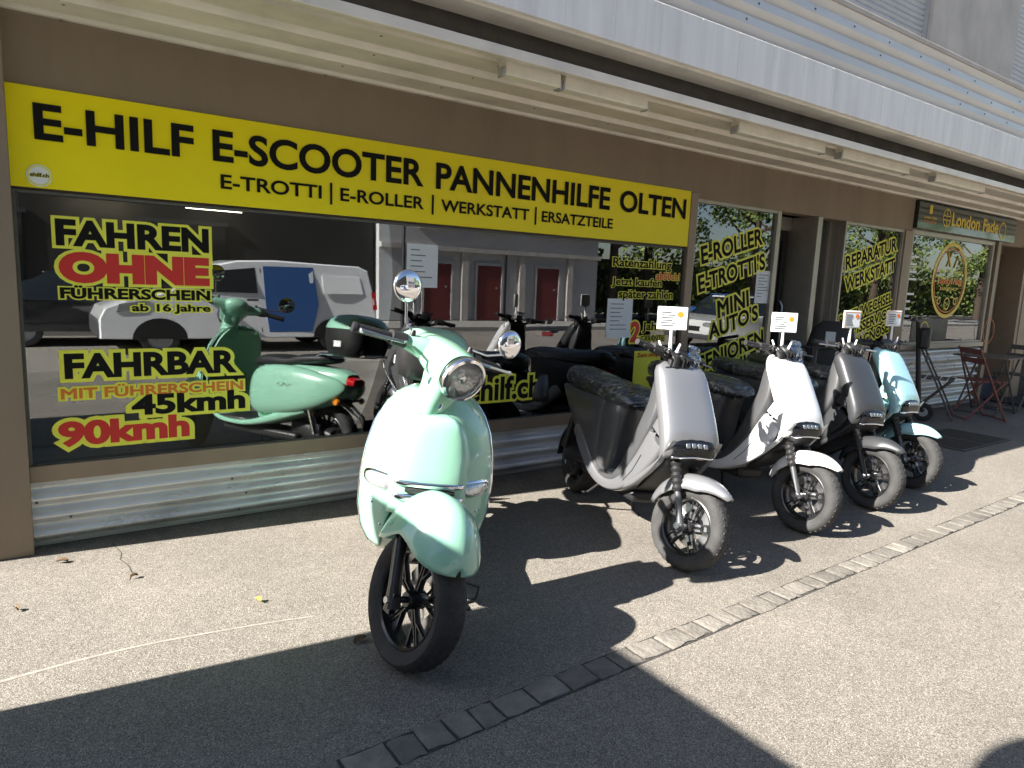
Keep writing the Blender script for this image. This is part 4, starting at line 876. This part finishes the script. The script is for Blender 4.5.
    for i,(x,z,a,b) in enumerate(path):
        x2,z2=path[min(i+1,len(path)-1)][:2]; x1_,z1_=path[max(i-1,0)][:2]; d=V((x2-x1_,0,z2-z1_)).normalized(); rings.append(ser((x,0,z),(0,1,0),V((-d.z,0,d.x)),a,b,4,28))
    MB().loft(rings).build('floor_edge',mint,root,sharp=50)
    MB().loft([ser((-.51,0,.300),(1,0,0),(0,1,0),.19,.175,5,28),ser((-.51,0,.309),(1,0,0),(0,1,0),.187,.172,5,28)]).build('floor_mat',M['blackp'],root)
    # core, cowls, seat
    MB().loft([ser((-.74,0,.50),(0,1,0),(0,0,1),.12,.20,4,28),ser((-.80,0,.53),(0,1,0),(0,0,1),.15,.22,4,28),ser((-1.1,0,.57),(0,1,0),(0,0,1),.15,.19,4,28),ser((-1.45,0,.62),(0,1,0),(0,0,1),.11,.12,4,28),ser((-1.52,0,.64),(0,1,0),(0,0,1),.07,.07,4,28)]).build('rear_body',mint,root,sharp=50)
    for sg in (-1,1):
        rings=[]
        for x,zc,hh,yy,tt in cr([(-.70,.51,.03,.13,.02),(-.73,.52,.115,.145,.045),(-.82,.54,.165,.165,.065),(-1.0,.56,.175,.17,.075),(-1.2,.575,.155,.165,.07),(-1.38,.59,.11,.145,.055),(-1.50,.61,.055,.115,.03),(-1.54,.615,.012,.10,.01)],4):
            rings.append(ser((x,sg*yy,zc),(0,1,0),(0,0,1),tt,hh,2.6,28))
        cw=MB().loft(rings).build('side_cowl',mint,root,sharp=60)
        e=MB(); y=sg*.247
        pts=[(-1.36-.022*i*-1*-1,0,0) for i in range(3)]
        pts=[V((-1.05-.016*i,sg*(.243-.0006*i*i*.25),.60+.013*sin(i*1.9)+.0006*i)) for i in range(14)]
        e.tube(pts,.004,6); e.build('script_emblem',M['gun'],cw)
    rings=[]
    for x,zt,a,zb in cr([(-.66,.735,.05,.70),(-.70,.775,.12,.695),(-.85,.80,.145,.70),(-1.02,.795,.15,.72),(-1.12,.82,.145,.74),(-1.3,.835,.125,.765),(-1.38,.81,.06,.785)],4): rings.append(ser((x,0,(zt+zb)/2),(0,1,0),(0,0,1),a,(zt-zb)/2,2.8,28))
    MB().loft(rings).build('seat',M['seat'],root,sharp=60)
    # rack, top case
    rk=MB()
    for sg in (-1,1): rk.tube([(-1.15,sg*.10,.76),(-1.32,sg*.12,.84),(-1.70,sg*.11,.85)],.009)
    rk.tube([(-1.45,-.12,.845),(-1.45,.12,.845)],.009).tube([(-1.68,-.11,.85),(-1.68,.11,.85)],.009); rk.build('luggage_rack',M['chrome'],root)
    tcs=MB().loft([ser((-1.53,0,z-.03),(1,0,0),(0,1,0),a*.93,b*.93,3.4,32) for z,a,b in ((.862,.13,.15),(.88,.165,.19),(.95,.185,.21),(1.03,.19,.215),(1.05,.19,.215))]).build('top_case',M['blackp'],root,sharp=50)
    MB().loft([ser((-1.53,0,z-.03),(1,0,0),(0,1,0),a*.93,b*.93,3.4,32) for z,a,b in ((1.052,.19,.215),(1.07,.187,.212),(1.11,.165,.19),(1.14,.12,.145),(1.152,.06,.08),(1.155,.01,.01))]).build('lid',mint,tcs,sharp=60)
    B(-1.56,-1.50,-.203,-.197,.90,.94).build('label',M['white'],tcs)
    # tail
    MB().loft([ser((-1.52,0,.66),(0,1,0),(0,0,1),.075,.035,3,20),ser((-1.575,0,.655),(0,1,0),(0,0,1),.06,.025,3,20)]).build('tail_light',M['redl'],root)
    for sg in (-1,1):
        MB().lathe([(0,-.02),(.018,-.016),(.024,0),(.018,.016),(0,.02)],(-1.50,sg*.13,.52),'y',16).build('rear_indicator',M['orl'],root)
    MB().tube([(-1.45,0,.52),(-1.62,0,.42),(-1.68,0,.30)],[.03,.02,.015]).box(-1.70,-1.69,-.08,.08,.28,.42).tube([(-1.48,-.13,.52),(-1.48,.13,.52)],.008).build('plate_holder',M['blackp'],root)
    MB().loft([ser((-1.05,.02,.30),(0,1,0),(0,0,1),.10,.09,3,20),ser((-1.25,.03,.27),(0,1,0),(0,0,1),.115,.085,3,20),ser((-1.4,.03,.25),(0,1,0),(0,0,1),.10,.06,3,20)]).build('swing_arm',M['blackp'],root)
    MB().box(-1.15,-.4,-.13,.13,.20,.26).build('underbody',M['blackp'],root,bevel=.02)
    ks=MB().tube([(-.50,.12,.25),(-.47,.19,.13),(-.44,.235,.03),(-.38,.25,.03)],.010).tube([(-.44,.235,.03),(-.47,.29,.045),(-.50,.30,.085),(-.46,.22,.12)],.006); ks.build('side_stand',M['blackp'],root)
    sh=MB(); 
    for sg in (-1,1): sh.tube([(-1.33,sg*.13,.28),(-1.2,sg*.14,.62)],[.025,.025],12)
    sh.build('rear_shocks',M['chrome'],root)
retro((1.07,2.11,0),-117,33,-6)
# ------------------------------------------------------------------ dark scooters and goods inside
for i,(x,y,hd_) in enumerate(((3.05,5.35,60),(3.75,5.3,62),(4.1,6.6,80))):
    r,_,_=modern((x,y,.34),hd_,0,M['card'],M['darkp'],['dark scooter inside the window behind the short web address lettering','dark scooter inside the window behind the silver scooter seat','dark scooter deep inside the shop near the wall'][i],film=False,cover=False,detail=False,tm=M['tyre'])
# kick scooter by the barber window
def kick(x,y,rz):
    e=empty('kick_scooter',(x,y,0),(0,0,rz)); tag(e,'black folding kick scooter standing upright before the barber window','kick scooter')
    for xx in (0,-.85): 
        wo=MB().lathe([(.05,-.02),(.095,-.025),(.105,0),(.095,.025),(.05,.02)],(xx,0,.105),'y',28,closedprof=True).build('wheel',M['tyre'],e); MB().lathe([(0,-.02),(.05,-.02),(.05,.02),(0,.02)],(xx,0,.105),'y',20).build('hub',M['lightgrey'],wo)
    MB().loft([ser((-.12,0,.16),(0,1,0),(0,0,1),.06,.02,4,20),ser((-.2,0,.13),(0,1,0),(0,0,1),.08,.025,4,20),ser((-.7,0,.13),(0,1,0),(0,0,1),.08,.025,4,20),ser((-.85,0,.16),(0,1,0),(0,0,1),.05,.02,4,20)]).build('deck',M['blackp'],e)
    MB().tube([(0,0,.11),(-.06,0,.22),(-.16,0,1.12)],[.03,.03,.022],14).build('stem',M['blackp'],e)
    h=MB().tube([(-.17,-.26,1.15),(-.16,0,1.12),(-.17,.26,1.15)],.014).build('handlebar',M['blackp'],e)
    MB().tube([(-.17,-.26,1.15),(-.175,-.38,1.155)],.02).tube([(-.17,.26,1.15),(-.175,.38,1.155)],.02).build('grips',M['seat'],h)
    MB().box(-.13,-.02,-.09,.09,.82,1.06).build('bag',M['blackp'],e,bevel=.03)
kick(8.3,3.62,rad(-70))
# mobility seat at the entrance
def mobility(x,y,rz):
    e=empty('mobility_scooter',(x,y,0),(0,0,rz)); tag(e,'black mobility scooter with a high rounded backrest parked in front of the entrance','mobility scooter')
    MB().loft([ser((0,0,.45),(1,0,0),(0,1,0),.24,.24,3.5,24),ser((0,0,.56),(1,0,0),(0,1,0),.25,.25,3.5,24)]).build('seat',M['seat'],e)
    b=MB().loft([ser((-.24,0,.58),(0,1,0),(1,0,0),.22,.05,3,24),ser((-.28,0,.85),(0,1,0),(1,0,0),.23,.06,3,24),ser((-.31,0,1.05),(0,1,0),(1,0,0),.19,.05,3,24),ser((-.32,0,1.13),(0,1,0),(1,0,0),.10,.03,3,24)]).build('backrest',M['seat'],e)
    MB().box(.0,.003,-.045,.045,.93,1.03,m=Matrix.Translation((-.232,0,0))).build('sticker',M['paper'],b)
    MB().tube([(0,0,.2),(0,0,.46)],.04).build('seat_post',M['metal'],e)
    MB().loft([ser((-.35,0,.24),(0,1,0),(0,0,1),.24,.1,4,20),ser((0,0,.22),(0,1,0),(0,0,1),.26,.08,4,20),ser((.55,0,.16),(0,1,0),(0,0,1),.22,.04,4,20)]).build('body',M['card'],e)
    MB().tube([(.55,0,.18),(.45,0,.92)],.03).tube([(.43,-.25,.95),(.45,0,.9),(.43,.25,.95)],.015).build('tiller',M['blackp'],e)
    for xx,yy in ((-.3,.28),(-.3,-.28),(.5,.24),(.5,-.24)): MB().lathe([(0,-.04),(.1,-.045),(.12,-.02),(.12,.02),(.1,.045),(0,.04)],(xx,yy,.12),'y',24).build('wheel',M['tyre'],e)
mobility(6.15,3.62,rad(200))
# ------------------------------------------------------------------ bistro set, grate, mat
def fold_chair(x,y,rz,label,m):
    e=empty('folding_chair',(x,y,0),(0,0,rz)); tag(e,label,'chair','folding bistro chairs by the barber window')
    f=MB()
    for sg in (-1,1):
        f.tube([(.22,sg*.19,0),(-.19,sg*.19,.84)],.011); f.tube([(-.24,sg*.17,0),(.17,sg*.17,.46)],.011)
    f.tube([(.22,-.19,.02),(.22,.19,.02)],.009).tube([(-.24,-.17,.02),(-.24,.17,.02)],.009); f.build('frame',m,e)
    s=MB()
    for k in range(5): s.box(-.17+k*.075,-.115+k*.075,-.19,.19,.455,.467)
    s.build('seat',m,e); B(-.015,.0,-.19,.19,.66,.72,m=Matrix.Translation((-.11,0,0))).box(-.175,-.16,-.19,.19,.77,.83).build('backrest',m,e)
def fold_table(x,y,rz,label):
    e=empty('bistro_table',(x,y,0),(0,0,rz)); tag(e,label,'table')
    MB().box(-.33,.33,-.3,.3,.70,.722).build('tabletop',M['dwood'],e,bevel=.006)
    f=MB()
    for sg in (-1,1): f.tube([(.28,sg*.24,0),(-.24,sg*.24,.70)],.011).tube([(-.28,sg*.22,0),(.24,sg*.22,.70)],.011)
    f.tube([(.28,-.24,.02),(.28,.24,.02)],.009).tube([(-.28,-.24,.02),(-.28,.24,.02)],.009); f.build('legs',M['grate'],e)
fold_table(9.75,3.55,.0,'square wooden bistro table with dark crossed legs by the barber window')
fold_chair(9.15,3.40,rad(-35),'red metal folding chair left of the bistro table',M['iron'])
fold_chair(10.45,3.50,rad(172),'dark folding chair right of the bistro table near the barber door',M['grate'])
fold_chair(8.75,3.72,rad(-70),'dark folding chair standing against the corrugated base by the kick scooter',M['grate'])
gt=MB(); gt.box(7.02,8.08,2.66,2.69,.001,.012).box(7.02,8.08,3.24,3.27,.001,.012).box(7.02,7.05,2.69,3.24,.001,.012).box(8.05,8.08,2.69,3.24,.001,.012)
for k in range(22): gt.box(7.07+k*.045,7.085+k*.045,2.69,3.24,.001,.010)
gt.box(7.53,7.57,2.69,3.24,.001,.0125)
gto=empty('drain_grate',(7.55,2.96,0)); tag(gto,'dark iron drain grate set in the pavement before the folding chairs','grate')
gt.build('bars',M['grate'],gto,mx=Matrix.Translation((-7.55,-2.96,0))); B(-.5,.5,-.27,.27,.0005,.0045).build('pit',M['joint'],gto)
tag(B(10.9,12.3,3.5,4.0,.002,.022).build('doormat',M['doormat'],bevel=.006),'black doormat in front of the barber shop door','doormat')
# ------------------------------------------------------------------ street side (seen in the reflections, behind the camera)
def car_wheel(p,x,y,r=.32,w=.2):
    e=MB().lathe([(r*.62,-w/2),(r*.93,-w/2),(r,-w*.35),(r,w*.35),(r*.93,w/2),(r*.62,w/2)],(x,y,r),'y',32,closedprof=True).build('wheel',M['tyre'],p)
    MB().lathe([(0,-w*.3),(r*.2,-w*.42),(r*.55,-w*.3),(r*.64,-w*.42),(r*.64,w*.42),(r*.55,w*.3),(r*.2,w*.42),(0,w*.3)],(x,y,r),'y',24).build('rim',M['lightgrey'],e)
def van(x0,y):
    # front at x0 facing -x; near side faces +y
    e=empty('delivery_van',(x0,y,-.14)); e.scale=(1,1,.86); tag(e,'light grey delivery van with a blue side stripe, mirrored in the shop window','van')
    prof=[(0,.35),(-.0,.72),(.08,.92),(.45,1.10),(1.05,1.25),(1.85,1.84),(2.25,1.96),(2.9,2.0),(4.6,1.95),(4.8,1.85),(4.92,1.1),(4.95,.4),(4.4,.32),(.6,.32)]
    def ring(yy,ins): cx,cz=2.5,1.0; return [V((cx+(a-cx)*(1-ins*.35),yy,cz+(b-cz)*(1-ins))) for a,b in prof]
    def tilt(r): return [V((p.x,p.y-math.copysign(max(0,p.z-1.05)*.16,p.y),p.z)) for p in r]
    MB().loft([tilt(ring(-.93,.03)),tilt(ring(-.90,0)),tilt(ring(.90,0)),tilt(ring(.93,.03))]).build('body',M['van'],e,sharp=35)
    def side(poly,sg,off,m,name,par=None):
        vs=[V((a,sg*(.932+off-max(0,b-1.05)*.16),b)) for a,b in poly]; n=len(vs); vs2=[v-V((0,sg*.02,0)) for v in vs]
        return MB().add(vs+vs2,[tuple(range(n)),tuple(range(2*n-1,n-1,-1))]+[(i,i+n,(i+1)%n+n,(i+1)%n) for i in range(n)]).build(name,m,par or e)
    for sg in (1,-1):
        side([(1.45,1.30),(1.98,1.74),(2.55,1.82),(2.58,1.28)],sg,.004,M['carglass'],'side_window')
        side([(2.78,.45),(2.72,1.05),(2.70,1.86),(3.65,1.88),(3.72,1.05),(3.6,.45)],sg,.003,M['vanb'],'blue_stripe')
        side([(3.85,1.30),(3.82,1.72),(4.6,1.68),(4.66,1.30)],sg,.004,M['van'],'side_recess')
        side([(2.38,1.12),(2.38,1.16),(2.58,1.16),(2.58,1.12)],sg,.03,M['blackp'],'door_handle')
        side([(4.86,.95),(4.84,1.35),(4.93,1.35),(4.95,.95)],sg,.004,M['redl'],'tail_light')
        side([(2.64,.45),(2.64,1.80),(2.655,1.80),(2.655,.45)],sg,.004,M['bumper'],'door_seam')
        side([(.25,.86),(.3,1.02),(.75,1.10),(.62,.92)],sg,.006,M['lens'],'headlight')
        [side([(xc+.44*cos(pi*k/12),.33+.42*sin(pi*k/12)) for k in range(13)],sg,.002,M['blackp'],'wheel_arch') for xc in (.92,4.06)]
    MB().box(-.03,.5,-.90,.90,.34,.72).build('bumper',M['bumper'],e,bevel=.05)
    for sg in (1,-1):
        vs=[V((3.62,sg*.84,1.66)),V((4.5,sg*.84,1.62))]
        MB().tube([(1.55,sg*.93,1.28),(1.50,sg*1.05,1.34)],.05).build('wing_mirror',M['blackp'],e)
        for xx in (.92,4.06): car_wheel(e,xx,sg*.83)
    MB().box(3.7,4.9,-.88,.88,.34,.45).build('rear_bumper',M['bumper'],e,bevel=.03)
    MB().grid(lambda u,v:V((1.09+.70*v,u*(.80-.05*v),1.30+.53*v)),4,4).build('windscreen',M['carglass'],e,solid=.01)
van(.95,-6.3)
def car(x,y,rz,m,label,group=None):
    e=empty('parked_car',(x,y,-.14),(0,0,rz)); e.scale=(1,1,.93); tag(e,label,'car',group)
    low=[(-2.1,.3),(-2.15,.55),(-2.05,.78),(-1.2,.92),(1.5,.95),(2.0,.9),(2.1,.6),(2.08,.3)]
    MB().loft([[V((a*k,yy,.3+(b-.3)*q)) for a,b in low] for yy,k,q in ((-.86,.97,.93),(-.82,1,1),(.82,1,1),(.86,.97,.93))]).build('body',m,e)
    up_=[(-1.25,.9),(-.55,1.38),(.0,1.45),(.9,1.42),(1.75,.93)]
    gh=MB().loft([[V((a*(k if k<1 else 1),yy,.9+(b-.9)*q)) for a,b in up_] for yy,k,q in ((-.78,.98,.0+.02),(-.62,.95,.97),(-.6,1,1),(.6,1,1),(.62,.95,.97),(.78,.98,.02))]).build('cabin',M['carglass'],e)
    MB().box(-.55,.95,-.58,.58,1.40,1.46).build('roof',m,e,bevel=.03)
    for sg in (-1,1):
        MB().loft([ser((-2.08,sg*.62,.68),(0,1,0),(0,0,1),.18,.07,3,16),ser((-2.13,sg*.62,.68),(0,1,0),(0,0,1),.15,.05,3,16)]).build('headlight',M['lens'],e)
        for xx in (-1.35,1.3): car_wheel(e,xx,sg*.76,.31,.19)
    MB().box(-2.16,-2.1,-.4,.4,.5,.62).build('grille',M['blackp'],e); MB().box(-2.17,-2.0,-.8,.8,.28,.42).build('bumper',M['bumper'],e,bevel=.03)
car(16.0,-4.0,0,M['carw'],'white car parked across from the entrance, mirrored in its window')
car(1.2,-11.0+3,rad(180),M['card'],'black car parked on the far side of the road opposite the window')
car(-4.5,-8.1,rad(180),M['card'],'black car parked furthest left on the far side of the road')
car(21.5,-8.2,rad(180),mat('blue_car_paint',(.03,.09,.25),.25,coat=1),'blue car parked far right on the other side of the road')
gb=empty('grey_building',(13.5,-12.0,0)); tag(gb,'grey rendered building with maroon doors opposite, mirrored in the window','building')
B(-4.6,4.3,-6,0,0,7.5).build('wall',M['wallg'],gb)
for x in (-2.6,-.6,1.9): 
    o=B(x-.5,x+.5,0,.06,.0,1.85).build('door',M['maroon'],gb,bevel=.01); B(x-.58,x-.5,0,.09,0,1.95).box(x+.5,x+.58,0,.09,0,1.95).box(x-.5,x+.5,0,.09,1.85,1.95).build('frame',M['wallg'],o); MB().lathe([(0,.1),(.04,.1),(.04,.06)],(x+.3,0,1.1),'y',12).build('handle',M['metal'],o)
for x in (-2.6,-.6,1.9,3.3):
    o=B(x-.6,x+.6,.0,.03,3.0,3.8).build('window',M['carglass'],gb); B(x-.7,x+.7,0,.12,2.9,2.99).build('sill',M['conc'],o)
B(-4.7,4.4,0,.35,4.4,4.6).build('cornice',M['conc'],gb)
B(-4.6,4.3,.0,.18,2.25,2.4).build('ledge',M['conc'],gb)
for x in (-1.6,.75,2.9): B(x-.12,x+.12,.0,.14,-.1,2.25).build('pilaster',M['conc'],gb)
B(-3.9,-3.5,0,.1,.7,1.1).build('meter_box',M['bumper'],gb)
MB().tube([(.1,.05,-.1),(.1,.05,2.25)],.03).build('downpipe',M['bumper'],gb)
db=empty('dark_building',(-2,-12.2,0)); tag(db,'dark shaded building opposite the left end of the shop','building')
B(-22,10.8,-7,0,0,9).build('wall',M['walld'],db)  # shade of this facade is put into its near-black wall colour
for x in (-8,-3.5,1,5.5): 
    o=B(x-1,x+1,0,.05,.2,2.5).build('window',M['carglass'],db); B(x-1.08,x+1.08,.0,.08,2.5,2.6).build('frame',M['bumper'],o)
def tree(x,y,h,seed,label,cr_r=2.6):
    random.seed(seed); e=empty('tree',(x,y,0)); tag(e,label,'tree','trees across the road')
    t=MB().tube([(0,0,0),(.05,.02,h*.25),(-.05,.1,h*.5),(.0,.0,h*.8)],[.24,.19,.14,.06],12)
    limbs=[]
    for k in range(9):
        a=k*2.4; z=h*(.35+.05*k); p=V((cos(a)*cr_r*.6,sin(a)*cr_r*.6,z+h*.16)); t.tube([(0,0,z),(p.x*.5,p.y*.5,z+h*.05),p],[.09,.06,.025],8); limbs.append(p)
    t.build('trunk',M['bark'],e)
    c=MB(); cl=[]
    for k in range(34):
        a=random.uniform(0,2*pi); r=cr_r*math.sqrt(random.random()); z=h*random.uniform(.38,1.0); r*=max(.3,1-((z/h-.62)/.5)**2); cl.append((V((cos(a)*r,sin(a)*r,z)),random.uniform(.45,.95)))
    for ctr,rad_ in cl:
        for j in range(150):
            d=V((random.gauss(0,1),random.gauss(0,1),random.gauss(0,.8))).normalized()*rad_*random.uniform(.45,1.05); p=ctr+d
            n_=V((random.gauss(0,1),random.gauss(0,1),random.gauss(0,1))).normalized(); a_=n_.orthogonal().normalized()*random.uniform(.07,.13); b_=n_.cross(a_).normalized()*random.uniform(.05,.09)
            c.add([p-a_,p-b_,p+a_,p+b_],[(0,1,2,3)])
    me=c.build('crown',M['leaf'],e,flat=True)
for i,(x,y,h,s) in enumerate(((19.5,-13,8,1),(23.5,-15,9.5,2),(28,-12.5,8,3),(33,-15,10,4),(39,-12.5,9,5),(46,-15,10,6),(54,-13,9,7))):
    tree(x,y,h,s,['leafy tree just right of the grey building across the road','tall leafy tree second beyond the grey building','leafy tree third beyond the grey building','tall leafy tree fourth beyond the grey building','leafy tree fifth beyond the grey building','tall leafy tree sixth beyond the grey building','leafy tree furthest right across the road'][i],cr_r=3.0)
random.seed(11); hg=MB()
for k in range(9000):
    x=random.uniform(0,48); z=random.uniform(0,3.4+.6*sin(x*.9)+.4*sin(x*2.3)); yy=random.uniform(-.6,.5)
    n_=V((random.gauss(0,1),random.gauss(.6,1),random.gauss(0,1))).normalized(); a_=n_.orthogonal().normalized()*random.uniform(.12,.2); b_=n_.cross(a_).normalized()*random.uniform(.08,.14); p=V((x,yy,z))
    hg.add([p-a_,p-b_,p+a_,p+b_],[(0,1,2,3)])
he=empty('hedge',(18.5,-17.5,0)); tag(he,'tall leafy hedge behind the trees across the road','hedge'); hg.build('foliage',M['leaf'],he,flat=True)
B(0,48,-.3,-.1,0,2.6).build('stems',M['bark'],he)
tl=empty('traffic_light',(9.3,-8.9,0)); tag(tl,'black traffic light on a curved pole across the road','traffic light')
MB().tube([(-1.1,0,0),(-1.1,0,3.0),(-1.0,0,3.4),(-.6,0,3.7),(0,0,3.75)],.05).build('pole',M['bumper'],tl)
b=B(-.17,.17,-.15,.15,2.9,3.9).build('lamp_housing',M['blackp'],tl,bevel=.03)
for z in (3.1,3.4,3.7): MB().lathe([(0,.17),(.1,.165),(.11,.15)],(0,0,z),'y',20).build('signal_lens',M['gun'],b)
sp=empty('street_sign',(24.0,-6.8,0)); tag(sp,'white diamond and round signs on a pole across the road','street sign')
MB().tube([(0,0,0),(0,0,3.2)],.04).build('pole',M['lightgrey'],sp); B(-.3,.3,.05,.07,-.3,.3,m=Matrix.Translation((0,0,2.9))@Matrix.Rotation(pi/4,4,'Y')).build('diamond_plate',M['white'],sp); B(-.25,.25,.05,.07,1.7,2.4).build('plate',M['white'],sp); MB().lathe([(0,.06),(.3,.06)],(0,0,1.3),'y',28).build('round_plate',M['white'],sp)
# unseen box added left of the camera to throw the big foreground shadow
bt=empty('shadow_box',(-1.15,1.7,0)); tag(bt,'tall grey box added left of the mint scooter, outside the picture, to cast a shadow','shadow_caster')
BH=2.2; XT=-1.15
def shadow_caster():
    B(-3.4,0,-.86,.92,.35,BH-.0).build('box_body',M['boxsheet'],bt,mx=Matrix.Identity(4))
    for yy in (-.8,.86): MB().lathe([(.15,-.08),(.28,-.09),(.31,0),(.28,.09),(.15,.08)],(-1.7,yy,.31),'y',28,closedprof=True).build('wheel',M['tyre'],bt)
    B(-3.4,0,-.86,.92,.02,.345).build('skirt',M['bumper'],bt); MB().tube([(0,-.86,1.2),(.004,.9,1.2)],.012).build('door_bar',M['metal'],bt)
shadow_caster()
rs=empty('shadow_sign',(-1.0,.79,0)); tag(rs,'round plate on a pole added outside the picture to cast a shadow','street sign')  # unseen disc on a pole, added to cast the rounded lower right shadow
MB().tube([(0,0,0),(0,0,2.75)],.03).build('pole',M['lightgrey'],rs); B(-.012,.012,-.28,.28,1.75,2.1).build('lower_plate',M['white'],rs); MB().lathe([(0,-.01),(.3,-.01),(.3,.01),(0,.01)],(0,0,2.55),'x',36).build('round_plate',M['white'],rs)
